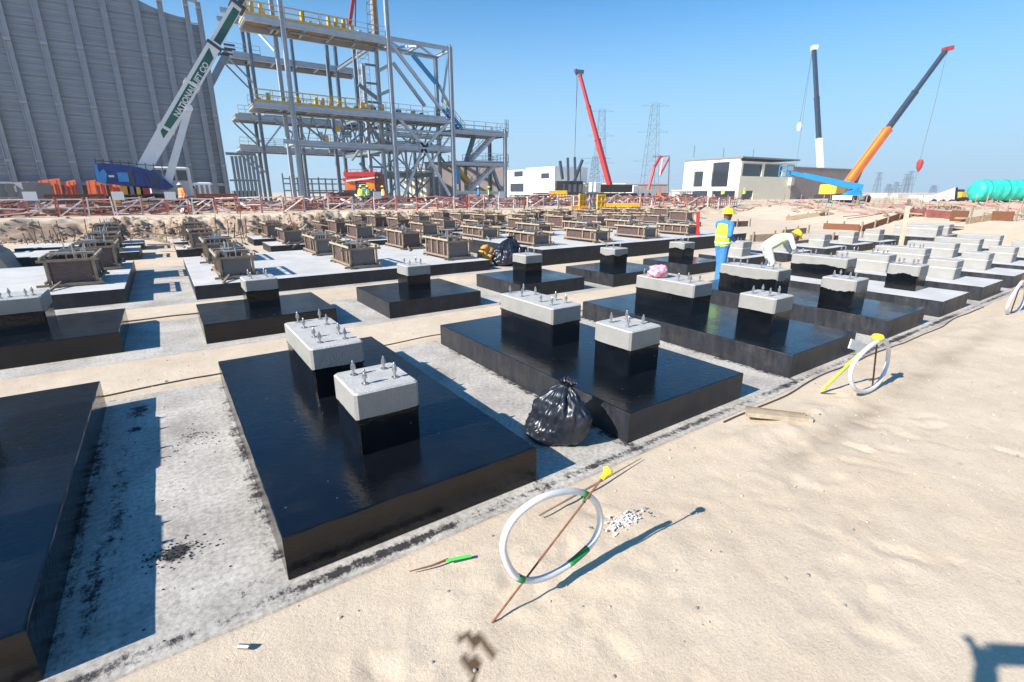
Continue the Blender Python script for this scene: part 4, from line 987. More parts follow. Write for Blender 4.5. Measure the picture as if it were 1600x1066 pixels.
# ------------------------------------------------------------------ steel structure
t = thing('steel_structure', (24.5, 60, GZ), 'open multi storey steel frame with galvanised columns and yellow railed platforms', 'structure')
def col(x, y, z1, w=.42, m='galv', z0=GZ):
    c_ = MB().ibeam((x, y, z0), (x, y, z1), w, w, .06).build('column', m, t)
    MB().box(x-.4, x+.4, y-.4, y+.4, z0-.0, z0+.06).build('base_plate', m, c_); return c_
def bm_(P, Q, h=.42, w=.3, m='galv', nm='beam'): return MB().ibeam(P, Q, w, h, .05).build(nm, m, t)
def br(P, Q, w=.28, m='galv', nm='brace'): return MB().beam(P, Q, w, w).build(nm, m, t)
for x, y, z in ((13.3, 60, 27), (24.5, 60, 30), (32.4, 60, 19.4)): col(x, y, z, .44)
for x, y, z in ((13.3, 64, 24), (24.5, 64, 29), (32.4, 64, 18.9), (24.5, 72, 23), (13.3, 80, 24.5), (13.3, 84, 24.5), (24.5, 80, 24.5), (24.5, 84, 24.5), (24.5, 69, 18)): col(x, y, z, .42, 'galv_dark' if y > 70 else 'galv')
col(40.5, 60, 10.4, .4); col(40.5, 64, 10.4, .4, 'galv_dark'); col(36.4, 64, 6, .34, 'galv_dark')
def railing(P, Q, m='galv', h=1.1, mats=None):
    P = Vector(P); Q = Vector(Q); L = (Q-P).length; n = max(2, int(L/1.5)); r_ = MB()
    for k in range(n+1): p = P.lerp(Q, k/n); r_.beam(p, p + Vector((0, 0, h)), .07, .05, mi=0)
    for hh in (h, h*.55): r_.beam(P + Vector((0, 0, hh)), Q + Vector((0, 0, hh)), .06, .05)
    r_.beam(P + Vector((0, 0, .1)), Q + Vector((0, 0, .1)), .03, .18)
    return r_.build('handrail', m, t)
def deck(x0, x1, y0, y1, z, rails=(), m='rust_deck', beamh=.5):
    MB().box(x0, x1, y0+.1, y1-.1, z+.26, z+.32).build('deck', m, t)
    bm_((x0, y0, z), (x1, y0, z), beamh); bm_((x0, y1, z), (x1, y1, z), beamh)
    n = max(1, int((x1-x0)/2.8))
    for k in range(n+1): x = x0 + (x1-x0)*k/n; bm_((x, y0+.16, z-.02), (x, y1-.16, z-.02), .34, .22, nm='cross_beam')
    for (a, b_, s_, m_) in rails: railing((a, y0 if s_ == 0 else y1, z+.32), (b_, y0 if s_ == 0 else y1, z+.32), m_)
Z1 = 18.55
deck(9.9, 24.4, 60, 64, Z1, ((9.9, 15.5, 0, 'yellow_steel'), (15.5, 20, 0, 'galv'), (20, 24.3, 0, 'galv'), (9.9, 14, 1, 'yellow_steel'), (14, 24, 1, 'galv')), beamh=.6)
railing((9.9, 60, Z1+.32), (9.9, 64, Z1+.32), 'yellow_steel')
for x in (10.0, 10.6, 11.4, 15.3, 18.0, 18.8, 19.6): MB().box(x, x+.28, 60.3, 60.9, Z1+.33, Z1+1.5).build('valve_stand', 'yellow_steel', t)
for x in (16.2, 17.2, 20.6, 21.5, 22.6): MB().box(x, x+.35, 61, 61.6, Z1+.33, Z1+.95).build('equipment_box', 'beige' if x > 20 else 'crane_yellow', t)
Z2 = 10.75
deck(9.7, 32.2, 60, 64, Z2, ((9.7, 14.5, 0, 'galv'), (14.5, 19, 0, 'yellow_steel'), (19, 31.5, 0, 'galv'), (9.7, 31, 1, 'galv')), beamh=.6)
for x in (11, 13.9, 15.8, 16.5, 17.4, 18.3, 21, 23.3, 30.6): MB().box(x, x+.3, 60.3, 60.8, Z2+.33, Z2+1.25).build('valve_stand', 'yellow_steel' if x < 28 else 'rust_deck', t)
# third levels and rear galleries
deck(10.4, 28, 80, 84, 19.3, ((10.4, 14.5, 0, 'galv'),), 'grating', .7)
deck(10.4, 30, 80, 84, 11.9, ((10.8, 12.5, 0, 'yellow_steel'), (14, 26, 0, 'galv')), 'grating', .7)
deck(10.4, 30, 80, 84, 7.9, ((10.4, 12.6, 0, 'yellow_steel'), (13.5, 16, 0, 'galv')), 'grating', .7)
bm_((10.4, 80, 24.3), (24.5, 80, 24.3), .6); bm_((10.4, 84, 24.3), (24.5, 84, 24.3), .6)
for z in (19.2, 11.8, 7.8):
    for y in (80, 84): br((13.3, y, z-3.2), (10.6, y, z-.3), .2, 'galv_dark')
bm_((12.0, 60, 7.35), (32.3, 60, 7.35), .45); bm_((13.3, 64, 7.35), (32.3, 64, 7.35), .4)
bm_((24.5, 64, 9.1), (32.4, 64, 9.1), .4); bm_((24.5, 60, 9.3), (32.4, 60, 9.3), .25, .2)
for z in (7.35, Z2, Z1):
    for x in (13.3, 24.5, 32.4):
        if z < 18 or x < 30: bm_((x, 60.25, z), (x, 63.75, z), .4, .25, nm='cross_beam')
for z in (7.35, 11.8, 19.2): bm_((24.5, 64.3, z), (24.5, 79.7, z), .5, .3, 'galv_dark')
# right bay top frame
bm_((24.7, 60, 18.9), (32.3, 60, 18.9), .42); bm_((24.7, 64, 18.75), (32.3, 64, 18.75), .42)
bm_((32.4, 60.2, 18.85), (32.4, 63.8, 18.85), .4); bm_((28.4, 60.2, 18.8), (28.4, 63.8, 18.8), .36)
br((24.7, 60.2, 18.7), (28.3, 63.8, 18.7), .2); br((28.5, 60.2, 18.7), (32.2, 63.8, 18.7), .2); br((28.3, 60.2, 18.7), (24.8, 63.8, 18.7), .2)
# big braces
br(at(612, 70, 60.0), at(690, 172, 60), .34); br(at(614, 98, 62), at(664, 166, 62), .34)
br(at(645, 86, 64), at(686, 136, 64), .42, 'lift_blue'); br(at(700, 90, 64), at(691, 160, 64), .22)
br(at(686, 134, 64), at(706, 172, 64), .3)
br(at(624, 186, 60), at(663, 230, 60), .3); br(at(704, 188, 60), at(664, 230, 60), .3)
br(at(660, 233, 60), at(632, 306, 60), .3); br(at(663, 233, 60), at(703, 306, 60), .3)
MB().box(*(lambda p: (p.x-.6, p.x+.6, 59.85, 60.1, p.z-.6, p.z+.6))(at(662, 231, 60))).build('gusset', 'galv', t)
br(at(570, 184, 64), at(600, 232, 64), .32, 'galv_dark'); br(at(560, 132, 66), at(592, 156, 66), .4, 'galv_dark'); br(at(562, 255, 72), at(606, 300, 72), .3, 'galv_dark')
br((13.5, 80, 8.2), (16.2, 80, 11.4), .2); br(at(392, 38, 70), at(430, 80, 66), .26); br(at(575, 215, 64), at(550, 250, 70), .25, 'galv_dark')
br(at(702, 215, 60), at(668, 262, 60), .2); br(at(700, 262, 64), at(672, 222, 64), .22, 'galv_dark'); br(at(606, 196, 64), at(622, 214, 64), .2)
for k in range(7): br(at(520+k*14, 190+k*1, 75), at(534+k*14, 236, 75), .18, 'galv_dark')
for k in range(5): br(at(640+k*12, 222, 66), at(652+k*11, 196, 66), .16, 'galv_dark')
railing((13.5, 64, 7.6), (24.2, 64, 7.6)); railing((24.7, 60, 7.6), (32.2, 60, 7.6)); railing((24.7, 64, 9.35), (32.2, 64, 9.35)); railing((24.7, 72, 11.9), (33.4, 72, 11.9)); railing((14, 83.9, 8.3), (30, 83.9, 8.3))
for k in range(6):
    xa_ = 13.6 + k*1.8; br((xa_, 64.2, 7.5), (xa_+.9, 64.2, 10.6), .12, 'galv_dark'); br((xa_+1.8, 64.2, 7.5), (xa_+.9, 64.2, 10.6), .12, 'galv_dark')
for k in range(4):
    xa_ = 24.8 + k*1.9; br((xa_, 66.2, 4.6), (xa_+.95, 66.2, 7.9), .14); br((xa_+1.9, 66.2, 4.6), (xa_+.95, 66.2, 7.9), .14)
    br((xa_, 64.1, 1.2), (xa_+1.4, 64.1, 4.2), .16, 'galv_dark')
for x_ in (26.6, 30.3, 34.2, 37.0): MB().beam((x_, 61.8, GZ), (x_, 61.8, 5.6 if x_ > 33 else 7.2), .22).build('column', 'galv_dark', t)
for k in range(12): q_ = at(500+k*9, random.uniform(196, 240), 74); MB().box(q_.x-.3, q_.x+.35, 73.8, 74.3, q_.z-.3, q_.z+.5).build('equipment_box', random.choice(['galv', 'grey_box', 'galv_dark', 'crane_yellow']), t)
# hanging ladder cage
x_ = at(565, 66, 66); ld_ = MB()
for dx in (-.7, .7): ld_.beam((x_.x+dx, 66, 12.6), (x_.x+dx, 66, 19.4), .08)
for k in range(12): ld_.beam((x_.x-.7, 66, 12.9+k*.55), (x_.x+.7, 66, 12.9+k*.55), .05); 
for k in range(6): ld_.beam((x_.x-.7, 66, 12.9+k*1.1), (x_.x+.7, 66, 14.0+k*1.1), .05)
ld_.build('ladder_cage', 'fence_white', t)
MB().cyl((x_.x, 66, 12.2), (x_.x, 66, 12.6), 1.0, 14).build('landing_ring', 'yellow_steel', t); MB().cyl((x_.x, 66, 19.4), (x_.x, 66, 19.9), 1.0, 14).build('landing_ring', 'yellow_steel', t)
# red mast poking through the top platform
rm = MB(); ma = at(546, 40, 66); mb_ = at(556, -30, 66)
rm.beam(ma, mb_, .35); rm.beam(ma + Vector((.7, 0, 0)), mb_, .12); rm.build('red_mast', 'crane_red', t)
for k in range(6): rm = MB(); 
rk = MB()
for k in range(7):
    z = 19.2 + k*1.0; rk.beam((22.6, 61, z), (23.8, 61, z), .06); rk.beam((22.6, 61, z), (22.6, 61, z+1), .06); rk.beam((23.8, 61, z), (23.8, 61, z+1), .09); rk.beam((22.6, 61, z), (23.8, 61, z+1), .05)
rk.build('stair_tower_frame', 'galv_dark', t)
MB().beam((23.7, 61.5, 18.9), (23.7, 61.5, 27), .55).build('column', 'rust_deck', t)
for x, y, z in ((28.4, 72, 12), (32.4, 72, 12), (28.4, 80, 12), (32.4, 80, 12), (19.0, 84, 12), (36.4, 72, 8), (18.6, 80, 24.3), (20.9, 72, 19)): col(x, y, z, .36, 'galv_dark')
for z in (4.4, 8.2, 11.7):
    for y in (66, 72, 80): bm_((24.7, y, z), (33.5, y, z), .42, .28, 'galv_dark')
    for x in (28.4, 32.4): bm_((x, 64.3, z), (x, 79.8, z), .4, .25, 'galv_dark')
for z in (4.4, 8.2): MB().box(24.9, 32.2, 66.3, 71.8, z+.25, z+.31).build('deck', 'grating', t); railing((24.9, 66, z+.3), (32.3, 66, z+.3))
for x in (24.7, 28.5):
    for z0, z1 in ((1.1, 4.3), (4.6, 8.0), (8.4, 11.5)): br((x, 66, z0), (x+3.8, 66, z1), .18, 'galv_dark'); br((x+3.8, 72, z0), (x, 72, z1), .18, 'galv_dark')
for y in (64.3, 72): br((13.5, y-.2, 11), (18, y, 7.6), .2, 'galv_dark'); br((24.4, y, 11), (20, y, 7.6), .2, 'galv_dark')
for z in (13.6, 16.2): bm_((24.5, 60.3, z), (24.5, 63.7, z), .3, .2)
for z in (3.2, 5.2, 12.7, 14.8, 16.8): bm_((23.0, 64, z), (24.3, 64, z), .22, .2, 'galv_dark')
for y0_, z_ in ((60.02, Z1+.32), (60.02, Z2+.32)):
    for a_, b_ in ((9.9, 13.1), (13.5, 17), (17.2, 20.5)): railing((a_, y0_-.12, z_), (b_, y0_-.12, z_), 'yellow_steel', 1.15)
for k in range(16): x = 10.3 + k*.85; MB().box(x, x+random.uniform(.2, .5), 62.2, 62.9, Z1+.33, Z1+random.uniform(.7, 1.5)).build('equipment_box', random.choice(['crane_yellow', 'rust_deck', 'beige', 'grey_box']), t)
for k in range(20): x = 10.3 + k*1.05; MB().box(x, x+random.uniform(.2, .5), 62.2, 62.9, Z2+.33, Z2+random.uniform(.7, 1.3)).build('equipment_box', random.choice(['crane_yellow', 'rust_deck', 'crane_amber', 'grey_box']), t)
for k in range(9): MB().cyl((12+k*2.2, 61.0+.3*(k % 3), Z1-.35), (14+k*2.2, 61.0+.3*(k % 3), Z1-.35), .12, 8).build('pipe', 'galv_dark', t)
for k in range(7): MB().cyl((11+k*3, 62.2, Z2-.4), (13.6+k*3, 62.2, Z2-.4), .14, 8).build('pipe', 'galv_dark', t)
# annex with stairs
deck(32.6, 41.0, 60, 64, 9.6, ((33.8, 41.0, 0, 'galv'), (33.5, 41.0, 1, 'galv')), 'grating', .45)
deck(32.6, 41.0, 60, 64, 5.75, ((35.5, 41.0, 0, 'galv'), (36, 41, 1, 'galv')), 'grating', .45)
railing((41, 60, 9.9), (41, 64, 9.9)); railing((41, 60, 6.05), (41, 64, 6.05))
for k in range(3): MB().beam((40.5+k*.25, 60, 9.9), (40.5+k*.25, 60, 11.6), .06).build('rail_post', 'galv_dark', t)
bm_((32.6, 60, 2.1), (40.3, 60, 2.1), .4)
def stairs(P, Q, m='galv'):
    P = Vector(P); Q = Vector(Q); s_ = MB()
    for dy in (0, 1.1): s_.beam(P + Vector((0, dy, 0)), Q + Vector((0, dy, 0)), .08, .42)
    st = MB().build if False else None
    par = s_.build('stair_stringer', m, t)
    n = int(abs(Q.z-P.z)/.28)
    for k in range(1, n): p = P.lerp(Q, k/n); MB().box(p.x-.16, p.x+.16, p.y+.05, p.y+1.05, p.z-.02, p.z+.03).build('tread', 'grating', par)
    r_ = MB()
    for dy in (0, 1.1):
        for h in (.55, 1.05): r_.beam(P + Vector((0, dy, h)), Q + Vector((0, dy, h)), .05)
        for k in range(5): p = P.lerp(Q, k/4) + Vector((0, dy, 0)); r_.beam(p, p + Vector((0, 0, 1.05)), .05)
    r_.build('stair_rail', m if m == 'galv' else 'yellow_steel', par)
stairs((35.2, 60.6, 6.0), (39.4, 60.6, 9.6)); stairs((35.0, 60.6, 2.2), (39.6, 60.6, 5.9)); stairs((37.5, 62.6, 2.2), (33.6, 62.6, 5.9), 'yellow_steel'); stairs((35.6, 62.4, 9.9), (32.9, 62.4, 12.6), 'lift_blue')
br(at(742, 208, 63), at(728, 254, 63), .5, 'galv_dark'); br(at(769, 262, 63), at(782, 300, 63), .4, 'galv_dark')
MB().box(33.1, 33.7, 61, 61.6, 3.2, 5.3).build('blue_drum', 'lift_blue', t)
for k in range(3): bm_((14+k*3.2, 60.2, GZ+1.2), (16.8+k*3.2, 60.2, GZ+1.2), .2, .2, 'galv_dark', 'ground_beam')

# steel pipe rack left of the structure and low rack behind it
t2 = thing('pipe_rack', (12, 84, GZ), 'dark steel rack of slim posts between the clad wall and the steel frame', 'rack')
for k in range(7):
    a = at(362+k*6.2, 244, 70); MB().beam((a.x, 70, GZ), (a.x, 70, a.z), .3).build('post', 'galv_dark', t2)
a = at(352, 240, 70); b_ = at(400, 244, 70); MB().beam((a.x, 70, a.z), (b_.x, 70, a.z), .3, .3).build('beam', 'galv_dark', t2); MB().beam((a.x, 70, a.z-3), (b_.x, 70, a.z-3), .2).build('beam', 'galv_dark', t2)
MB().box(a.x+.3, b_.x-.6, 70.4, 73, GZ, a.z-4.2).build('lower_panel', 'wall_dark', t2)
t2 = thing('low_rack', (24, 90, GZ), 'low rack of posts and pipes seen beyond the steel frame', 'rack')
a = at(443, 290, 92); b_ = at(560, 290, 92)
for k in range(12): x = a.x + (b_.x-a.x)*k/11; MB().beam((x, 92, GZ), (x, 92, GZ+3.6+random.uniform(-.5, .7)), .22).build('post', 'galv_dark', t2)
for z in (2.4, 3.5, 4.3): MB().beam((a.x, 92, z), (b_.x, 92, z), .3, .2).build('pipe', 'galv_dark', t2)

# ------------------------------------------------------------------ cranes
BS = .62
def boom(par, P, Q, secs, mats, upv=(0, 0, 1)):
    P = Vector(P); Q = Vector(Q); n = len(secs); t0 = 0; out = []; secs = [(a, b_*BS, c_*BS) for a, b_, c_ in secs]
    for k, (f1, w_, h_) in enumerate(secs):
        a = P.lerp(Q, t0); b_ = P.lerp(Q, f1); mb = MB(); mb.beam(a, b_, w_, h_); o_ = mb.build('boom_section', mats[k], par); out.append(o_)
        MB().beam(b_ - (Q-P).normalized()*.25, b_, w_*1.12, h_*1.12).build('boom_collar', mats[k], par); t0 = f1 - .01
    return out
# 1 left mobile crane: blue covered body, white and green boom
YC = 46
base = at(219, 272, YC); tip0 = at(365, 18, YC); tip = base + (tip0-base)*1.28
t = thing('mobile_crane', (base.x, YC, GZ), 'blue covered mobile crane with white and green boom before the clad wall', 'crane')
d_ = (tip-base).normalized(); side = Vector((0, -1, 0)); nb = side.cross(d_).normalized()
if nb.z < 0: nb = -nb
Lb = (tip-base).length
wb = 1.95
def bslab(f0, f1, lo, hi, y0, y1, m, nm='boom_section', w0=1, w1=1):
    a = base + d_*Lb*f0; b_ = base + d_*Lb*f1
    lo *= .53; hi *= .53; poly = [a + nb*lo*w0, b_ + nb*lo*w1, b_ + nb*hi*w1, a + nb*hi*w0]; poly = [Vector((p.x, y0, p.z)) for p in poly]
    return MB().prism(poly, (0, y1-y0, 0)).build(nm, m, t)
bs = bslab(-.02, .20, -.95, .80, YC-.75, YC+.75, 'crane_white', w0=.85, w1=1)
b2 = bslab(.20, .62, -.95, .80, YC-.75, YC+.75, 'crane_white', w0=1, w1=.92)
b3 = bslab(.60, .80, -.66, .66, YC-.62, YC+.62, 'crane_white'); b4 = bslab(.79, 1.0, -.52, .52, YC-.5, YC+.5, 'crane_white')
MB().prism([Vector((p.x, YC-.76, p.z)) for p in (base+d_*Lb*.17+nb*-.16, base+d_*Lb*.30+nb*-.34, base+d_*Lb*.56+nb*-.36, base+d_*Lb*.585+nb*.16, base+d_*Lb*.19+nb*.18)], (0, -.012, 0)).build('green_stripe', 'crane_green', t)
MB().prism([Vector((p.x, YC-.63, p.z)) for p in (base+d_*Lb*.62+nb*-.33, base+d_*Lb*.785+nb*-.33, base+d_*Lb*.785+nb*.12, base+d_*Lb*.62+nb*.15)], (0, -.012, 0)).build('dark_side', 'crane_green', t)
MB().prism([Vector((p.x, YC-.51, p.z)) for p in (base+d_*Lb*.81+nb*-.26, base+d_*Lb*.99+nb*-.26, base+d_*Lb*.99+nb*.05, base+d_*Lb*.81+nb*.08)], (0, -.012, 0)).build('dark_side', 'crane_dark', t)
text_mesh('NATIONAL LIFT CO', .50, 'silver_band', t, (base + d_*Lb*.40 + nb*-.17) + Vector((0, -.78, 0)), d_, nb, bold=.015)
for f in (.205, .415, .60, .80): bslab(f, f+.012, -1.08, .95, YC-.8, YC+.8, 'crane_white' if f < .5 else 'crane_dark', 'boom_collar', w0=.95, w1=.95)
for k in range(5):
    q = base + d_*Lb*(.585+.012*k) - nb*(.45 + .15*(k % 2)); MB().beam(q + Vector((0, -.7, 0)), q - nb*.6 + Vector((0, -.7, 0)) + d_*.4, .12).build('jib_bracket', 'crane_dark', t)
MB().beam(base + d_*Lb*.33 - nb*.55 + Vector((0, -.5, 0)), at(262, 285, YC-.5), .42, .42, w2=.5).build('lift_cylinder', 'crane_white', t)
MB().cyl(base + d_*Lb*.33 - nb*.55 + Vector((0, -.9, 0)), base + d_*Lb*.33 - nb*.55 + Vector((0, .9, 0)), .25, 12).build('cylinder_pin', 'crane_white', t)
pl = [(146, 256), (160, 255), (186, 257), (215, 261), (240, 268), (258, 280), (272, 292), (262, 297), (210, 292), (158, 286), (150, 284)]
MB().prism([at(x, y, YC-1.3) for x, y in pl], (0, 2.6, 0)).build('blue_cover', 'tarp_blue', t)
MB().prism([at(x, y, YC-1.34) for x, y in ((146, 257), (151, 256), (158, 285), (152, 284))], (0, 2.5, 0)).build('counterweight_face', 'light_blue', t)
MB().prism([at(x, y, YC-1.36) for x, y in ((152, 272), (162, 264), (167, 272), (166, 286), (156, 286))], (0, .05, 0)).build('light_blue_panel', 'light_blue', t)
for k, (x0, y0, x1, y1, m) in enumerate(((186, 270, 200, 284, 'light_blue'), (203, 268, 207, 288, 'crane_dark'), (214, 270, 222, 288, 'tarp_blue'), (236, 276, 246, 290, 'crane_dark'), (170, 274, 178, 277, 'crane_white'))):
    p0_, p1_ = at(x0, y1, YC-1.33), at(x1, y0, YC-1.33); MB().box(p0_.x, p1_.x, YC-1.36-.01*k, YC-1.305, p0_.z, p1_.z).build('side_panel', m, t)
for k in range(9): p0_ = at(150+k*13, 256 + k*1.1, YC-1.2); MB().beam(p0_ - Vector((0, 0, .3)), p0_ + Vector((0, 0, .35)), .05).build('rail_post', 'crane_dark', t)
MB().beam(at(150, 251, YC-1.2), at(254, 260, YC-1.2), .05).build('guard_rail', 'crane_dark', t)
for k, px in enumerate((196, 206, 216, 226)): p0_ = at(px, 296, YC-1.2); MB().cham(p0_.x-.3, p0_.x+.3, YC-1.3, YC-.9, p0_.z-.35, p0_.z+.25, .05, .05).build('tool_box', ['crane_amber', 'grey_box', 'crane_yellow', 'crane_red'][k], t)
a = at(152, 298, YC); b_ = at(275, 298, YC)
MB().box(a.x+.5, b_.x, YC-1.2, YC+1.2, 1.35, 1.95).build('chassis', 'dark', t)
for k in range(7):
    x = a.x + 1.0 + k*(b_.x-a.x-1.5)/6
    wv = MB().cyl((x, YC-1.35, 1.45), (x, YC-.9, 1.45), .55, 18).build('wheel', 'rubber', t); MB().cyl((x, YC-1.38, 1.45), (x, YC-1.352, 1.45), .28, 12).build('rim', 'crane_amber' if k % 3 == 0 else 'grey_box', wv)
cb = at(232, 262, YC+1.5); cab_ = MB().cham(cb.x-.3, cb.x+2.6, YC+1.4, YC+2.8, cb.z-2.1, cb.z+.1, .2, .1).build('cab', 'crane_white', t)
for k in range(3): MB().box(cb.x+.1+k*.8, cb.x+.75+k*.8, YC+1.37, YC+1.398, cb.z-.9, cb.z-.15).build('cab_window', 'glass_dark', cab_)
# second boom behind with grey colour leaning right
t = thing('rear_boom', at(333, 115, 66), 'slim grey crane boom rising behind the clad wall towards the steel frame', 'crane')
P_, Q_ = at(334, 122, 66), at(357, 78, 66); dd = (Q_-P_); P0 = P_ - dd*1.2; 
MB().beam(P0, Q_, .75, .65).build('boom_section', 'galv_dark', t); MB().beam(Q_ - dd*.1, Q_, .9, .9).build('boom_head', 'crane_white', t)
MB().beam(P0, (P0.x-1, 66, GZ), .7).build('boom_foot', 'galv_dark', t)
MB().box(P0.x-2.4, P0.x+.6, 65, 67, GZ, GZ+1.6).build('carrier', 'dark', t)
def wires(par, pts, D, r=.035):
    P = [atd(x, y, D) for x, y in pts]; MB().tube(P, r, 4).build('hoist_rope', 'wire', par)
# 2 red crane
D = 82
b0, q1 = atd(953, 291, D), atd(906, 117, D)
t = thing('mobile_crane', (b0.x, b0.y, GZ), 'mobile crane with a long dark red boom leaning left, centre of the skyline', 'crane')
boom(t, b0, q1, [(.42, 1.15, 1.15), (.72, .9, .9), (1.0, .72, .72)], ['crane_red', 'crane_red', 'crane_red'])
hd_ = MB(); hd_.beam(atd(912, 113, D), atd(899, 112, D), .9, .5); hd_.beam(atd(902, 116, D), atd(899, 109, D), .5, .5); hd_.build('boom_head', 'crane_dark', t)
wires(t, [(901, 116), (900, 180), (898, 246)], D); wires(t, [(903, 118), (899, 200), (898, 246)], D)
MB().box(b0.x-3.2, b0.x+4.2, b0.y-1.2, b0.y+1.2, b0.z-1.0, b0.z+.2).build('superstructure', 'dark', t)
MB().box(b0.x-5, b0.x+5, b0.y-1.3, b0.y+1.3, GZ+.5, GZ+1.1).build('chassis', 'dark', t)
for k in range(5): MB().cyl((b0.x-4+k*2, b0.y-1.4, GZ+.55), (b0.x-4+k*2, b0.y-1.0, GZ+.55), .55, 14).build('wheel', 'rubber', t)
MB().cham(b0.x-4.6, b0.x-3.3, b0.y-1.3, b0.y+.3, GZ+1.1, GZ+2.8, .1, .1).build('cab', 'crane_white', t)
# 3 white and black crane behind the cream building
D = 100
b0, q1 = atd(1284, 300, D), atd(1272, 76, D)
t = thing('mobile_crane', (b0.x, b0.y, GZ), 'mobile crane with an upright black boom and white foot section behind the brown wall', 'crane')
boom(t, b0, q1, [(.37, 1.4, 1.4), (.66, 1.15, 1.15), (1.0, 1.0, 1.0)], ['crane_white', 'crane_dark', 'crane_dark'])
MB().beam(atd(1269, 75, D), atd(1276, 75, D), 1.2, .8).build('boom_head', 'crane_white', t)
wires(t, [(1269, 80), (1258, 145), (1249, 195)], D, .04); wires(t, [(1269, 82), (1244, 260)], D, .03)
MB().lathe(atd(1249, 198, D), [(.3, -.8), (.5, 0), (.3, .7)], 10).build('hook_block', 'crane_white', t)
MB().box(b0.x-5, b0.x+3, b0.y-1.4, b0.y+1.4, GZ+.6, GZ+2.4).build('chassis', 'crane_white', t)
for k in range(4): MB().cyl((b0.x-4+k*2, b0.y-1.6, GZ+.6), (b0.x-4+k*2, b0.y-1.2, GZ+.6), .6, 14).build('wheel', 'rubber', t)
# 4 orange crane
D = 74
b0, q1 = atd(1322, 290, D), atd(1477, 80, D)
t = thing('mobile_crane', (b0.x, b0.y, GZ), 'mobile crane with an orange lower boom and black upper boom leaning right', 'crane')
boom(t, b0, q1, [(.42, 1.7, 1.35), (.70, 1.0, 1.05), (1.0, .8, .85)], ['crane_orange', 'crane_dark', 'crane_dark'])
u_ = (q1-b0); rr = u_.normalized().cross(fw).normalized(); 
MB().beam(b0 + rr*.34 - fw*.6 + u_*.02, b0 + u_*.40 + rr*.34 - fw*.6, .2, .34).build('boom_stripe', 'crane_amber', t)
MB().beam(atd(1474, 78, D), atd(1488, 75, D), .7, .6).build('boom_head', 'crane_red', t)
MB().beam(atd(1337, 285, D), atd(1356, 243, D), .4).build('lift_cylinder', 'crane_dark', t)
wires(t, [(1479, 84), (1460, 165), (1437, 252)], D); wires(t, [(1436, 262), (1424, 300)], D, .02)
MB().lathe(atd(1437, 258, D), [(.08, -1.0), (.35, -.4), (.42, .4), (.2, .8)], 10).build('hook_block', 'crane_red', t)
c0 = atd(1300, 298, D); MB().cham(c0.x-1.6, c0.x+1.6, c0.y-1.2, c0.y+1.2, c0.z-.5, c0.z+.9, .15, .1).build('cab', 'crane_yellow', t)
MB().box(c0.x-2.5, c0.x+4.5, c0.y-1.3, c0.y+1.3, GZ+.4, c0.z-.55).build('chassis', 'dark', t)
for k in range(4): MB().cyl((c0.x-2+k*1.9, c0.y-1.5, GZ+.5), (c0.x-2+k*1.9, c0.y-1.1, GZ+.5), .5, 14).build('wheel', 'rubber', t)
# 5 blue boom lift
D = 56
t = thing('boom_lift', atd(1325, 318, D), 'sky blue boom lift with its long arm stretched left and basket raised', 'boom lift')
MB().beam(atd(1345, 294, D), atd(1255, 274, D), .75, .75, w2=.5).build('arm', 'lift_blue', t); MB().beam(atd(1258, 275, D), atd(1228, 269, D), .4, .4).build('fly_arm', 'lift_blue', t)
MB().beam(atd(1342, 295, D), atd(1318, 309, D), .6, .6).build('riser', 'lift_blue', t); MB().beam(atd(1345, 301, D), atd(1325, 312, D), .4, .4).build('riser', 'lift_blue', t)
ms = MB(); ms.prism([atd(x, y, D) for x, y in ((1300, 312), (1312, 305), (1340, 302), (1350, 306), (1351, 314), (1302, 316))], fw*2.0); ms.build('turntable', 'lift_blue', t)
c0 = atd(1326, 319, D); MB().box(c0.x-2, c0.x+2, c0.y-1, c0.y+1, GZ+.45, GZ+.9).build('chassis', 'white_paint', t)
for sx in (-1, 1):
    for sy in (-1, 1): MB().cyl((c0.x+sx*1.6, c0.y+sy*1.2-.15, GZ+.45), (c0.x+sx*1.6, c0.y+sy*1.2+.15, GZ+.45), .45, 14).build('wheel', 'rubber', t)
bk = MB(); q = atd(1229, 268, D)
for dx in (-.8, .8):
    for dy in (-.4, .4): bk.beam((q.x+dx, q.y+dy, q.z-.5), (q.x+dx, q.y+dy, q.z+.6), .08)
for z in (-.5, .05, .6):
    for dy in (-.4, .4): bk.beam((q.x-.8, q.y+dy, q.z+z), (q.x+.8, q.y+dy, q.z+z), .08)
    for dx in (-.8, .8): bk.beam((q.x+dx, q.y-.4, q.z+z), (q.x+dx, q.y+.4, q.z+z), .08)
bk.box(q.x-.8, q.x+.8, q.y-.4, q.y+.4, q.z-.56, q.z-.5); bk.build('basket', 'lift_blue', t)
# 6 red concrete pump boom
D = 120
t = thing('concrete_pump', atd(1016, 306, D), 'concrete pump with a folded red boom bent like the letter M', 'pump truck')
pp = [(1012, 300), (1022, 262), (1032, 244), (1036, 246), (1031, 275), (1046, 246)]
for k in range(5): MB().beam(atd(*pp[k], D), atd(*pp[k+1], D), .55 - .06*k).build('boom_arm', 'crane_red', t)
MB().beam(atd(1046, 246, D), atd(1044, 302, D), .25).build('delivery_hose', 'wire', t); MB().beam(atd(1020, 245, D), atd(1047, 244, D), .18).build('hose_link', 'wire', t)
c0 = atd(1005, 303, D); MB().box(c0.x-3, c0.x+4, c0.y-1.2, c0.y+1.2, GZ+.4, GZ+1.9).build('truck_body', 'white_paint', t); MB().cham(c0.x-5, c0.x-3.1, c0.y-1.2, c0.y+1.2, GZ+.4, GZ+2.8, .1, .2).build('truck_cab', 'white_paint', t)
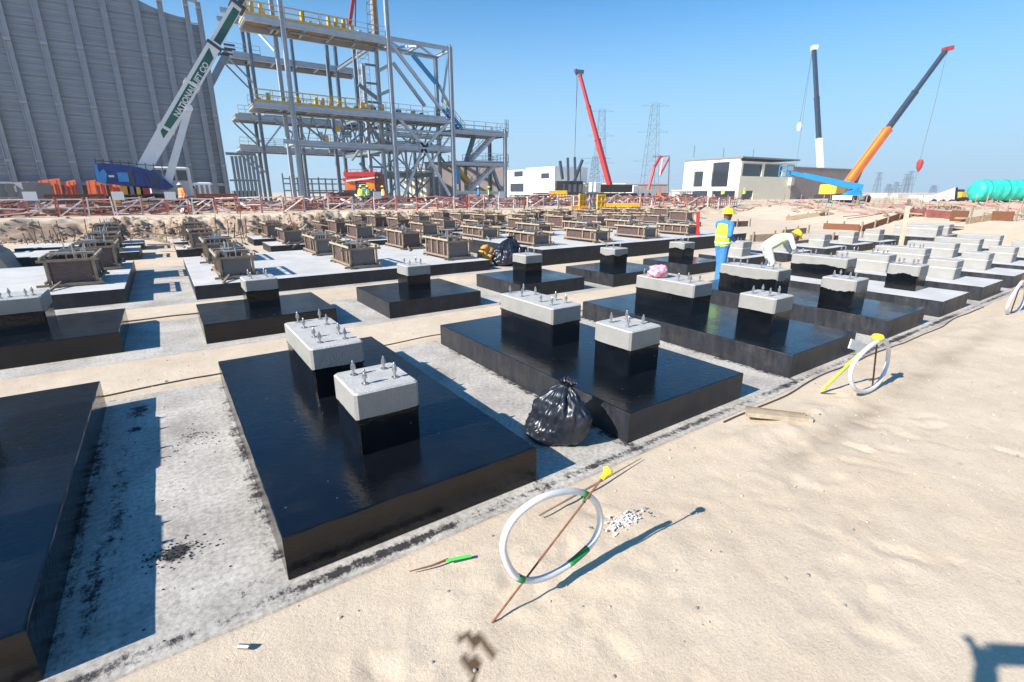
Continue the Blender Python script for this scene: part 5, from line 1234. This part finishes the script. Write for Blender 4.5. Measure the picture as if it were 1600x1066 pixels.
for k in range(4): MB().cyl((c0.x-4+k*2.4, c0.y-1.4, GZ+.5), (c0.x-4+k*2.4, c0.y-1.0, GZ+.5), .5, 12).build('wheel', 'rubber', t)
# 7 orange machine in front of the frame
D = 50
t = thing('mobile_machine', atd(562, 312, D), 'orange and red machine with counterweights parked under the steel frame', 'machine')
def pb(x0, y0, x1, y1, D, dep, m, nm, par):
    a = atd(x0, y1, D); b_ = atd(x1, y0, D); r_ = MB(); h = Vector((b_.x-a.x, b_.y-a.y, 0)); nrm = Vector((fh.x, fh.y, 0))*dep
    return r_.prism([Vector((a.x, a.y, a.z)), Vector((b_.x, b_.y, a.z)), Vector((b_.x, b_.y, b_.z)), Vector((a.x, a.y, b_.z))], nrm).build(nm, m, par)
for k in range(3): pb(537+k*17, 269-k*.3, 553+k*17, 276, D-.1-.1*k, 2.0, 'crane_red', 'counterweight', t)
for k in range(2): pb(536+k*29, 278, 563+k*29, 283.5, D-.05+.12*k, 1.8, 'crane_red', 'counterweight', t)
pb(540, 284.5, 555, 297, D, 2.2, 'crane_orange', 'engine_body', t); pb(573, 284.5, 585, 296, D+.1, 2.2, 'crane_amber', 'engine_body', t); pb(556, 283, 572, 297, D+.5, 1.6, 'dark', 'engine_bay', t)
for k in range(4): pb(557, 284.5+k*3, 571, 286+k*3, D+.35, .1, 'silver_band', 'radiator_slat', t)
pb(587, 272, 594, 300, D-.1, 1.6, 'maroon', 'end_frame', t); pb(537, 298, 590, 303, D, 2.0, 'dark', 'chassis', t)
for k in range(6): MB().beam(atd(538+k*10, 269, D), atd(538+k*10, 265, D), .05).build('rail_post', 'crane_red', t)
MB().beam(atd(538, 265, D), atd(588, 265.5, D), .05).build('rail', 'crane_red', t); MB().beam(atd(541, 283, D-.3), atd(590, 277, D-.3), .14).build('ram', 'silver_band', t)
for k in range(4):
    q = atd(542+k*14, 305, D); MB().cyl(q, q + fh*.4, .45, 14).build('wheel', 'rubber', t)
# dark raised booms behind the white building
t0 = [((875, 252), (879, 280)), ((887, 247), (888, 282)), ((898, 246), (899, 284)), ((910, 250), (897, 284)), ((907, 256), (907, 284))]
t = thing('folded_crane', atd(890, 300, 100), 'dark machine with several short black masts fanned upwards beside the white building', 'machine')
for (a, b_) in t0: MB().beam(atd(*b_, 100), atd(*a, 100), .45 if a[0] != 907 else .2).build('mast', 'crane_dark', t)
pb(869, 283, 911, 305, 101, 3, 'dark', 'machine_body', t)
for k in range(5): pb(872+k*8, 288, 877+k*8, 300, 100.9, .08, 'grey_box', 'panel', t)

# ------------------------------------------------------------------ buildings
def window(par, P, Q, face, dep=.25, m='glass_dark', frame='roof_grey'):
    pass
# cream two storey building with brown extension
C0 = atd(1160, 247, 80); X0, Y0, ZT_ = C0.x, C0.y, C0.z
t = thing('cream_building', (X0, Y0, GZ), 'cream two storey building shell with dark openings and a brown side wall', 'building')
ya = atx(1066, 252, X0).y; xb = at(1232, 262, Y0).x
gz0 = GZ - .4
def opening(par, face, p0, p1, name='window', mullions=1):
    # a recessed dark opening given by two opposite corners (pixels) on a face plane
    if face == 'x': A, B = atx(*p0, X0), atx(*p1, X0)
    else: A, B = at(*p0, Y0), at(*p1, Y0)
    z0, z1 = min(A.z, B.z), max(A.z, B.z)
    if face == 'x': y0, y1 = min(A.y, B.y), max(A.y, B.y); return (y0, y1, z0, z1)
    x0, x1 = min(A.x, B.x), max(A.x, B.x); return (x0, x1, z0, z1)
def wall_with_holes(par, face, lo, hi, z0, z1, holes, m, plane, th=.35):
    mb = MB(); us = sorted({lo, hi} | {h[0] for h in holes} | {h[1] for h in holes}); zs = sorted({z0, z1} | {h[2] for h in holes} | {h[3] for h in holes})
    us = [u for u in us if lo <= u <= hi]; zs = [z for z in zs if z0 <= z <= z1]
    for a, b_ in zip(us, us[1:]):
        for c, d in zip(zs, zs[1:]):
            um, zm = (a+b_)/2, (c+d)/2
            if any(h[0] < um < h[1] and h[2] < zm < h[3] for h in holes): continue
            if face == 'x': mb.box(plane, plane+th, a, b_, c, d)
            else: mb.box(a, b_, plane, plane+th, c, d)
    bmw = mb.build('wall', m, par)
    for h in holes:
        if face == 'x': w_ = MB().box(plane+th*.6, plane+th*.7, h[0], h[1], h[2], h[3]).build('window', 'glass_dark', par)
        else: w_ = MB().box(h[0], h[1], plane+th*.6, plane+th*.7, h[2], h[3]).build('window', 'glass_dark', par)
        f = MB(); e = .12
        if face == 'x':
            f.box(plane+th*.4, plane+th*.58, h[0], h[0]+e, h[2], h[3]); f.box(plane+th*.4, plane+th*.58, h[1]-e, h[1], h[2], h[3]); f.box(plane+th*.4, plane+th*.58, h[0]+e, h[1]-e, h[3]-e, h[3])
        else:
            f.box(h[0], h[0]+e, plane+th*.4, plane+th*.58, h[2], h[3]); f.box(h[1]-e, h[1], plane+th*.4, plane+th*.58, h[2], h[3]); f.box(h[0]+e, h[1]-e, plane+th*.4, plane+th*.58, h[3]-e, h[3])
        f.build('frame', 'grey_box', w_)
    return bmw
hx = [opening(t, 'x', (1081, 268), (1094, 292)), opening(t, 'x', (1112, 254), (1135, 292)), opening(t, 'x', (1070, 298), (1102, 309)), opening(t, 'x', (1110, 298), (1147, 312))]
ztx = ZT_; wall_with_holes(t, 'x', Y0+.36, ya, gz0, ztx, hx, 'cream_wall', X0)
hy = [opening(t, 'y', (1162, 255), (1186, 276)), opening(t, 'y', (1192, 256), (1214, 277)), opening(t, 'y', (1159, 298), (1172, 318))]
hy[0] = (X0+.5, hy[0][1], hy[0][2], hy[0][3])
wall_with_holes(t, 'y', X0, xb, gz0, ztx-.45, hy, 'cream_wall', Y0)
zc = at(1160, 247, Y0).z
MB().box(X0-.15, xb+1.2, Y0-.2, ya, ztx+.005, ztx+.25).build('roof_slab', 'roof_grey', t)
MB().box(X0+1, xb-.5, Y0+2, Y0+2.2, gz0, ztx-.3).build('inner_wall', 'grey_box', t)
xe = at(1325, 270, Y0).x; xe = xb + (xe-xb)*.86; zb_ = at(1232, 260, Y0).z
MB().box(xb+.01, xe, Y0-.05, Y0+9, gz0, ztx-1.05).build('brown_wall', 'brown_wall', t)
MB().box(xb, xe+.1, Y0-.12, Y0+9.1, ztx-1.04, ztx-.92).build('coping', 'beige', t)
for k in range(1, 5): xx = xb + (xe-xb)*k/5; MB().box(xx-.03, xx+.03, Y0-.075, Y0-.052, gz0, ztx-1.06).build('panel_joint', 'roof_grey', t)
for k in range(3): q = at(1093+k*42, 246, Y0+4); MB().cyl((q.x, Y0+5, ztx+.2), (q.x, Y0+5, ztx+2.0), .05, 5).build('roof_mast', 'wire', t)
MB().box(xb-1.4, xb-.4, Y0-.7, Y0-.05, at(1222, 290, Y0).z, at(1222, 278, Y0).z).build('wall_box', 'beige', t)
t.rotation_euler = (0, 0, R(-4))
# white buildings left of centre
C1 = atd(867, 260, 110); X1, Y1 = C1.x, C1.y
t = thing('white_building', (X1, Y1, GZ), 'white flat roofed building in two blocks with grey windows, right of the steel frame', 'building')
yb = atx(822, 265, X1).y
X0s, Y0s = X0, Y0
X0, Y0 = X1, Y1
wall_with_holes(t, 'x', Y1, yb, GZ-.3, C1.z, [opening(t, 'x', (845, 271), (858, 279))], 'white_paint', X1)
MB().box(X1+.36, X1+10, Y1, yb, GZ-.3, C1.z).build('block', 'white_paint', t)
X2 = X1-.6; X0 = X2; yc = atx(790, 268, X2).y; zt2 = atx(805, 266, X2).z
wall_with_holes(t, 'x', yb+.02, yc, GZ-.3, zt2, [opening(t, 'x', (803, 268), (817, 276)), opening(t, 'x', (797, 287), (818, 300))], 'white_paint', X2)
MB().box(X2+.36, X2+10, yb+.02, yc, GZ-.3, zt2).build('block', 'white_paint', t)
X0, Y0 = X0s, Y0s
# beige tank shed and brown shed seen through the steel frame
def shed(px0, px1, pyt, D, m, lab, roof=None, dep=8, nm='shed'):
    a, b_ = atd(px0, 300, D), atd(px1, 300, D); zt_ = atd((px0+px1)/2, pyt, D).z
    t = thing(nm, (a.x, a.y, GZ), lab, 'building'); h = Vector((b_.x-a.x, b_.y-a.y, 0)); n_ = fh*dep
    MB().prism([Vector((a.x, a.y, GZ-.4)), Vector((b_.x, b_.y, GZ-.4)), Vector((b_.x, b_.y, zt_)), Vector((a.x, a.y, zt_))], n_).build('wall', m, t)
    u = h.normalized(); L = h.length
    MB().prism([Vector((a.x, a.y, zt_+.01)) - u*.2 - fh*.2, Vector((b_.x, b_.y, zt_+.01)) + u*.2 - fh*.2, Vector((b_.x, b_.y, zt_+.2)) + u*.2 - fh*.2, Vector((a.x, a.y, zt_+.2)) - u*.2 - fh*.2], n_*1.05).build('roof', roof or m, t)
    for k in range(1, 6):
        p = Vector((a.x, a.y, 0)) + h*k/6; MB().beam(Vector((p.x, p.y, GZ)) - fh*.03, Vector((p.x, p.y, zt_-.05)) - fh*.03, .12, .04, upv=tuple(fh)).build('joint', 'roof_grey', t)
    return t
shed(666, 790, 256, 84, 'brown_wall', 'large brown shed seen through the right part of the steel frame')
shed(632, 666, 268, 80, 'cream_wall', 'cream cabin standing left of the brown shed inside the steel frame')
t = thing('dome_tank', atd(640, 262, 86), 'pale beige domed tank behind the steel frame', 'tank'); q = atd(652, 262, 88)
MB().lathe((q.x, q.y, GZ), [(2.4, 0), (2.4, q.z-GZ-1.0), (1.9, q.z-GZ-.4), (1.0, q.z-GZ-.1), (.1, q.z-GZ)], 24).build('shell', 'beige', t, smooth=True)
MB().cyl((q.x, q.y, q.z+.3), (q.x, q.y, q.z+1), .4, 10).build('vent', 'galv', t)
shed(911, 975, 288, 105, 'cream_wall', 'low cream wall behind the red crane')
shed(974, 1042, 289, 130, 'brown_wall', 'long low brown shed right of the red crane')
shed(1060, 1082, 299, 78, 'white_paint', 'small white cabin at the left foot of the cream building', dep=3)
# teal tarpaulin covered vessel
D = 62
a, b_ = atd(1520, 305, D), atd(1640, 306, D)
t = thing('covered_vessel', a, 'long cylindrical vessel wrapped in bright green tarpaulin at the right edge', 'vessel')
pts = []; rs = []
for k in range(70):
    f = k/69; p = a.lerp(b_, f); p.z = 2.35; pts.append(p); rs.append((1.27 + .035*math.sin(k*.9) + random.uniform(-.02, .02)) * (1 if k > 2 else .80 + .08*k))
mb = MB(); mb.tube(pts, rs, 26)
mb.v = [(x + random.uniform(-.02, .02), y + random.uniform(-.02, .02), z + random.uniform(-.025, .025)) for x, y, z in mb.v]
o = mb.build('tarpaulin', 'tarp_green', t, smooth=True)
for k in (8, 24, 40, 56): p = pts[k]; mb = MB(); mb.tube([p, p + (b_-a).normalized()*.05], rs[k]+.03, 26); mb.build('rope', 'tape_green', o)
pts = [pts[i*69//24] for i in range(25)]
for k in (4, 12, 20): p = pts[k]; MB().box(p.x-.4, p.x+.4, p.y-1, p.y+1, GZ-.1, GZ+.35).build('saddle', 'timber', t)
# white truck and small vehicles far right
t = thing('tipper_truck', atd(1480, 312, 70), 'white truck with its body tipped beside the green vessel', 'truck')
MB().prism([atd(x, y, 70) for x, y in ((1466, 314), (1470, 302), (1493, 293), (1491, 314))], fw*2.4).build('tipped_body', 'white_paint', t); MB().prism([atd(x, y, 70) for x, y in ((1492, 315), (1493, 293), (1497, 293), (1496, 313))], fw*2.4).build('tailgate', 'dark', t)
pb(1455, 306, 1465, 316, 70, 2.2, 'white_paint', 'cab', t); pb(1456, 307, 1461, 310, 69.95, .05, 'glass_dark', 'cab_window', t)
for k in range(3): q = atd(1459+k*14, 317, 70); MB().cyl(q, q + fh*.4, .5, 12).build('wheel', 'rubber', t)
t = thing('yellow_loader', atd(1506, 310, 72), 'small yellow machine between the white truck and the green vessel', 'machine')
pb(1501, 300, 1512, 312, 72, 1.8, 'crane_yellow', 'body', t); pb(1502, 296, 1508, 300, 72, 1.5, 'glass_dark', 'cab', t)
for k in range(2): q = atd(1503+k*7, 313, 72); MB().cyl(q, q + fh*.4, .45, 12).build('wheel', 'rubber', t)
for k, (px, wd) in enumerate(((1352, 9), (1366, 10), (1385, 12), (1402, 9), (1430, 14), (1448, 9))):
    t = thing('parked_van', atd(px, 308, 110), '%s white vehicle from the left in the distant line right of the orange crane' % ORD[k], 'vehicle', 'distant white vehicles')
    y0 = 304 + (k % 3); pb(px, y0, px+wd, 311, 110, 2, 'white_paint' if k % 3 else 'beige', 'body', t); pb(px+1, y0+1, px+4, y0+3, 109.95, .05, 'glass_dark', 'window', t)
    for s_ in (.2, .8): q = atd(px+wd*s_, 312, 110); MB().cyl(q, q + fh*.3, .4, 10).build('wheel', 'rubber', t)

# ------------------------------------------------------------------ pylons
def pylon(px, pyt, pyb, D, w, lab, arms=((.98, 1.7), (.70, 1.9), (.38, 2.2))):
    top = atd(px, pyt, D); h = top.z - GZ; x, y = top.x, top.y; t = thing('pylon', (x, y, GZ), lab, 'pylon', 'lattice pylons on the skyline')
    u = Vector((rt.x, rt.y, 0)).normalized(); v = fh; th = D/765*.42; w *= .62
    leg = lambda f, sx, sy: Vector((x, y, GZ + h*f)) + u*sx*w*(1-f*.62) + v*sy*w*(1-f*.62)
    m1 = MB()
    for sx in (-1, 1):
        for sy in (-1, 1): MB().beam(leg(0, sx, sy), leg(1, sx, sy), th*.9).build('leg', 'pylon', t)
    n = 9
    for k in range(n):
        a, b_ = k/n, (k+1)/n
        for sy in (-1, 1): m1.beam(leg(a, -1, sy), leg(b_, 1, sy), th*.5); m1.beam(leg(a, 1, sy), leg(b_, -1, sy), th*.5); m1.beam(leg(b_, -1, sy), leg(b_, 1, sy), th*.5)
    m1.build('lattice', 'pylon', t)
    for f, l in arms:
        c_ = Vector((x, y, GZ + h*f)); m2 = MB(); m2.beam(c_ - u*w*l, c_ + u*w*l, th*.7); m2.beam(c_ + Vector((0, 0, h*.045)), c_ + u*w*l, th*.45); m2.beam(c_ + Vector((0, 0, h*.045)), c_ - u*w*l, th*.45); m2.build('cross_arm', 'pylon', t)
pylon(941, 172, 300, 260, 6.0, 'lattice pylon partly behind the red crane boom'); pylon(1024, 163, 300, 240, 6.5, 'taller lattice pylon between the red boom and the cream building')
pylon(930, 245, 300, 300, 6, 'low broad pylon at the foot of the red boom', ((.95, 2.6),))
for k, (px, py) in enumerate(((1375, 270), (1418, 272), (1390, 288), (1460, 290), (1402, 285), (1425, 268))):
    pylon(px, py, 306, 600, 5, '%s tiny distant pylon from the left on the right skyline' % ORD[k])
# far low skyline strip of site sheds
for k in range(16):
    px = random.uniform(1330, 1640); shed(px, px+random.uniform(8, 30), random.uniform(303, 306), random.uniform(240, 330), random.choice(['white_paint', 'beige', 'grey_box', 'brown_wall']),
        '%s low distant shed on the right horizon' % ORD[k], dep=12, nm='distant_shed')
for k in range(8):
    px = random.uniform(390, 900); shed(px, px+random.uniform(10, 40), random.uniform(298, 301), random.uniform(200, 260), random.choice(['beige', 'grey_box', 'brown_wall']),
        '%s low distant shed seen under the steel frame' % ORD[k], dep=12, nm='distant_shed')

# ------------------------------------------------------------------ barrier fence along the top of the bank
FP = [(-14, 37.5), (-6, 36.4), (1, 36.0), (8, 34.5), (16.6, 33.4), (24, 33.0), (33, 32.4), (42, 32), (52, 31.5)]
def fence_pt(s):
    k = min(int(s), len(FP)-2); f = s-k; return Vector((FP[k][0]*(1-f)+FP[k+1][0]*f, FP[k][1]*(1-f)+FP[k+1][1]*f, 0))
n = 46
for k in range(n):
    a = fence_pt(k/n*(len(FP)-1)); b_ = fence_pt((k+.93)/n*(len(FP)-1)); b_ += Vector((random.uniform(-.1, .1), random.uniform(-.35, .35), 0)); a.z = gz(a.x, a.y); b_.z = gz(b_.x, b_.y)
    red = random.random() < .55
    t = thing('barrier', a, '%s barrier panel from the %s along the top of the bank' % ((ORD[k], 'left end') if k < 16 else (ORD[k-16], 'orange vested worker rightwards') if k < 31 else (ORD[45-k], 'right end')), 'barrier', 'barrier panels along the bank')
    h = .92
    for p in (a, b_):
        MB().beam(p, p + Vector((random.uniform(-.06, .06), 0, h+random.uniform(0, .15))), .07, .07).build('post', 'fence_red' if red else 'fence_white', t)
    MB().beam(a + Vector((0, 0, h)), b_ + Vector((0, 0, h+random.uniform(-.08, .05))), .06).build('top_rail', 'fence_white' if k < 16 else 'fence_red', t)
    if random.random() < .7: MB().beam(a + Vector((0, 0, .5)), b_ + Vector((0, 0, .5+random.uniform(-.1, .1))), .05).build('mid_rail', 'fence_white', t)
    L = (b_-a).length; m_ = MB(); u = (b_-a)/L; z0 = .15
    nn = int(L/.32)
    for q in range(nn): s0 = q*L/nn; m_.beam(a + u*s0 + Vector((0, .05, z0)), a + u*s0 + Vector((0, .05, h-.12 + random.uniform(-.1, .05))), .045 if random.random() < .6 else .10, .02)
    for q in range(4): m_.beam(a + Vector((0, .05, z0+q*.26)), b_ + Vector((0, .05, z0+q*.26)), .02, .04)
    if k % 9 != 3: m_.build('netting', random.choice(['fence_mesh', 'pink_dust', 'fence_red']) if red or k > 18 else random.choice(['maroon', 'fence_mesh']), t)
    if random.random() < .5: MB().beam(a + Vector((0, -.05, .05)), b_ + Vector((0, -.05, h-.05)), .06).build('diagonal', 'fence_white', t)
    if k in (6, 9, 11, 20, 27): MB().box(a.x-.05, a.x+.5, a.y-.12, a.y-.09, a.z+.85, a.z+1.3).build('sign_board', 'white_paint', t)
# materials stacked behind the barriers
mb = MB()
for k in range(1500):
    x = random.uniform(-14, 60); y = 35.5 + random.uniform(.5, 12); z = gz(x, y) + random.uniform(.02, .75)*random.random(); a = random.choice([random.gauss(0, .3), random.gauss(1.57, .4), random.uniform(0, 3.1)]); L = random.uniform(.5, 2.6)
    mb.beam((x, y, z), (x+L*math.cos(a), y+L*math.sin(a), z + random.uniform(-.1, .5)), random.uniform(.05, .2), random.uniform(.04, .12), mi=random.choice([0, 0, 0, 1, 2, 3, 4, 5]))
tag(mb.build('steel_scrap', ['maroon', 'pink_dust', 'fence_white', 'rusty', 'timber', 'grey_box']), kind='stuff')
MS = ['maroon', 'pink_dust', 'rusty', 'grey_box', 'orange_panel', 'timber', 'crane_yellow', 'white_paint']
for k in range(18):
    x = -12 + k*4 + random.uniform(-1, 1); y = 39.5 + random.uniform(0, 8); z0 = gz(x, y); L = random.uniform(1.4, 3.4); n_ = random.randint(3, 6); m = MS[k % 6]
    t = thing('material_stack', (x, y, z0), '%s stack from the left behind the barriers, %s bundled lengths' % (ORD[k], {'maroon': 'dark red', 'pink_dust': 'dusty pink', 'rusty': 'rusty', 'grey_box': 'grey', 'orange_panel': 'orange', 'timber': 'timber'}[m]), 'stack', 'material stacks behind the barriers')
    for i in range(n_):
        for j in range(3): MB().box(x-L/2+random.uniform(0, .1), x+L/2+random.uniform(-.2, .1), y+j*.35, y+j*.35+.28, z0+i*.2, z0+i*.2+.17).build('length', m, t)
# yellow formwork frames
for k, (x0, x1, py0, py1, D, m) in enumerate(((905, 915, 303, 328, 40, 'crane_yellow'), (933, 946, 304, 326, 40, 'crane_yellow'), (945, 1000, 318, 327, 42, 'crane_yellow'), (858, 886, 298, 304, 60, 'crane_yellow'), (893, 918, 322, 328, 40, 'crane_amber'), (915, 933, 300, 322, 44, 'grey_box'))):
    a, b_ = atd(x0, py1, D), atd(x1, py0, D); t = thing('formwork_frame', a, '%s yellow formwork frame from the left behind the middle of the barriers' % ORD[k] if k < 5 else 'grey formwork frame standing among the yellow ones', 'frame', 'yellow formwork frames')
    u = Vector((b_.x-a.x, b_.y-a.y, 0)); L = u.length; u.normalize(); zt_ = b_.z; z0 = max(a.z, .9); nn = max(2, int(L/.35))
    for q in range(nn+1): p = Vector((a.x, a.y, 0)) + u*L*q/nn; MB().beam((p.x, p.y, GZ-.05), (p.x, p.y, zt_), .12, .1).build('stud', m, t)
    for z in np.linspace(z0+.1, zt_-.05, 3): MB().beam((a.x, a.y, z), (b_.x, b_.y, z), .14, .12).build('rail', m, t)
    MB().prism([Vector((a.x, a.y, GZ)), Vector((b_.x, b_.y, GZ)), Vector((b_.x, b_.y, zt_-.05)), Vector((a.x, a.y, zt_-.05))], fh*.1).build('panel_sheet', 'yellow_steel' if m != 'grey_box' else m, t)
# grey container at the left edge with a white and dark vehicle on it
D = 36
t = thing('grey_container', atd(10, 330, D), 'grey steel container with a small notice at the left edge', 'container')
pb(-40, 285, 33, 330, D, 2.4, 'grey_box', 'container_body', t); pb(8, 290, 24, 300, D-.03, .02, 'white_paint', 'notice', t)
for k in range(6): pb(-36+k*11, 287, -34+k*11, 328, D-.06, .05, 'roof_grey', 'rib', t)
t = thing('parked_vehicle', atd(5, 283, 44), 'dark and white vehicle front showing above the grey container', 'vehicle')
pb(-30, 262, 12, 285, 44, 2, 'white_paint', 'body', t); pb(-25, 264, 14, 278, 43.9, .1, 'glass_dark', 'windscreen', t); pb(12, 268, 20, 285, 44, 1.2, 'beige', 'mirror_housing', t)
for k in range(2): q = atd(-15+k*25, 290, 44); MB().cyl(q, q + fh*.4, .5, 12).build('wheel', 'rubber', t)
# low timber edge forms and stacks on the right plain
for k, (x0, y0, x1, y1, m, hh) in enumerate(((1290, 338, 1345, 341, 'rusty', .35), (1345, 342, 1420, 338, 'rusty', .3), (1485, 343, 1510, 345, 'rusty', .55), (1420, 338, 1485, 342, 'maroon', .4), (1510, 346, 1548, 346, 'timber', .3), (1548, 346, 1580, 348, 'rusty', .45), (1225, 345, 1262, 342, 'timber', .3), (1175, 350, 1240, 349, 'timber', .35), (1300, 352, 1345, 351, 'plywood', .4), (1240, 356, 1290, 352, 'timber', .3),
        (1560, 330, 1620, 331, 'pink_dust', .4), (1360, 326, 1420, 326, 'pink_dust', .3), (1230, 330, 1290, 331, 'timber', .3), (1440, 330, 1500, 329, 'timber', .25), (1130, 336, 1170, 335, 'plywood', .35))):
    a, b_ = gnd(x0, y0, GZ-.1), gnd(x1, y1, GZ-.1); L = (b_-a).length
    if L > 14: b_ = a + (b_-a)*14/L
    a.z = gz(a.x, a.y); b_.z = gz(b_.x, b_.y)
    t = thing('edge_form', a, '%s low %s edge form from the first on the sandy plain at the right' % (ORD[k], 'brown' if m in ('rusty', 'maroon', 'plywood') else 'pale timber'), 'formwork', 'low edge forms on the plain')
    MB().beam(a + Vector((0, 0, hh/2)), b_ + Vector((0, 0, hh/2)), .08, hh).build('board', m, t)
    nn = max(2, int((b_-a).length/1.2))
    for q in range(nn+1): p = a.lerp(b_, q/nn); MB().beam(p + Vector((.1, -.1, 0)), p + Vector((.1, -.1, hh+.15)), .07).build('stake', 'timber', t)
mb = MB()
for k in range(420):
    r_ = random.uniform(34, 75); a_ = math.atan2(1, 0) - R(random.uniform(47, 84)); x, y = r_*math.cos(a_), r_*math.sin(a_)
    if x < 33 + (y-8)*.8 and y < 31: continue
    z = gz(x, y); th = random.uniform(0, 3.1); L = random.uniform(.4, 2.6)
    if random.random() < .25: mb.beam((x, y, z), (x+.1, y, z+random.uniform(.5, 1.2)), .05, mi=random.choice([0, 3]))
    else: mb.beam((x, y, z+.05), (x+L*math.cos(th), y+L*math.sin(th), z+random.uniform(.05, .4)), random.uniform(.06, .25), .08, mi=random.choice([0, 1, 2, 3, 1, 2]))
tag(mb.build('scattered_timber', ['timber', 'pink_dust', 'timber_pale', 'fence_mesh']), kind='stuff')
# extra boulders and clods on the earth bank
mb = MB()
for k in range(1500):
    x = random.uniform(-9, 24); y = 31.0 + random.gauss(0, .7); r_ = random.uniform(.02, .085)*(1.7 if random.random() < .06 else 1)
    mb.ball((x, y, gz(x, y)+r_*.2), r_, 6, 4, sc=(random.uniform(.8, 1.6), 1, random.uniform(.6, 1.2)))
tag(mb.build('earth_clods', ['earth']), kind='stuff')

# ------------------------------------------------------------------ dusty air
hm = bpy.data.materials.new('haze'); hm.use_nodes = True; n = hm.node_tree.nodes; n.remove(n['Principled BSDF'])
pv = n.new('ShaderNodeVolumePrincipled'); pv.inputs['Color'].default_value = (.80, .88, .96, 1); pv.inputs['Density'].default_value = .0005; pv.inputs['Anisotropy'].default_value = .1
hm.node_tree.links.new(pv.outputs[0], n['Material Output'].inputs['Volume']); M['haze'] = hm
tag(MB().box(-1520, 1520, -1520, 1520, -1.2, 48).build('haze', 'haze'), kind='stuff')
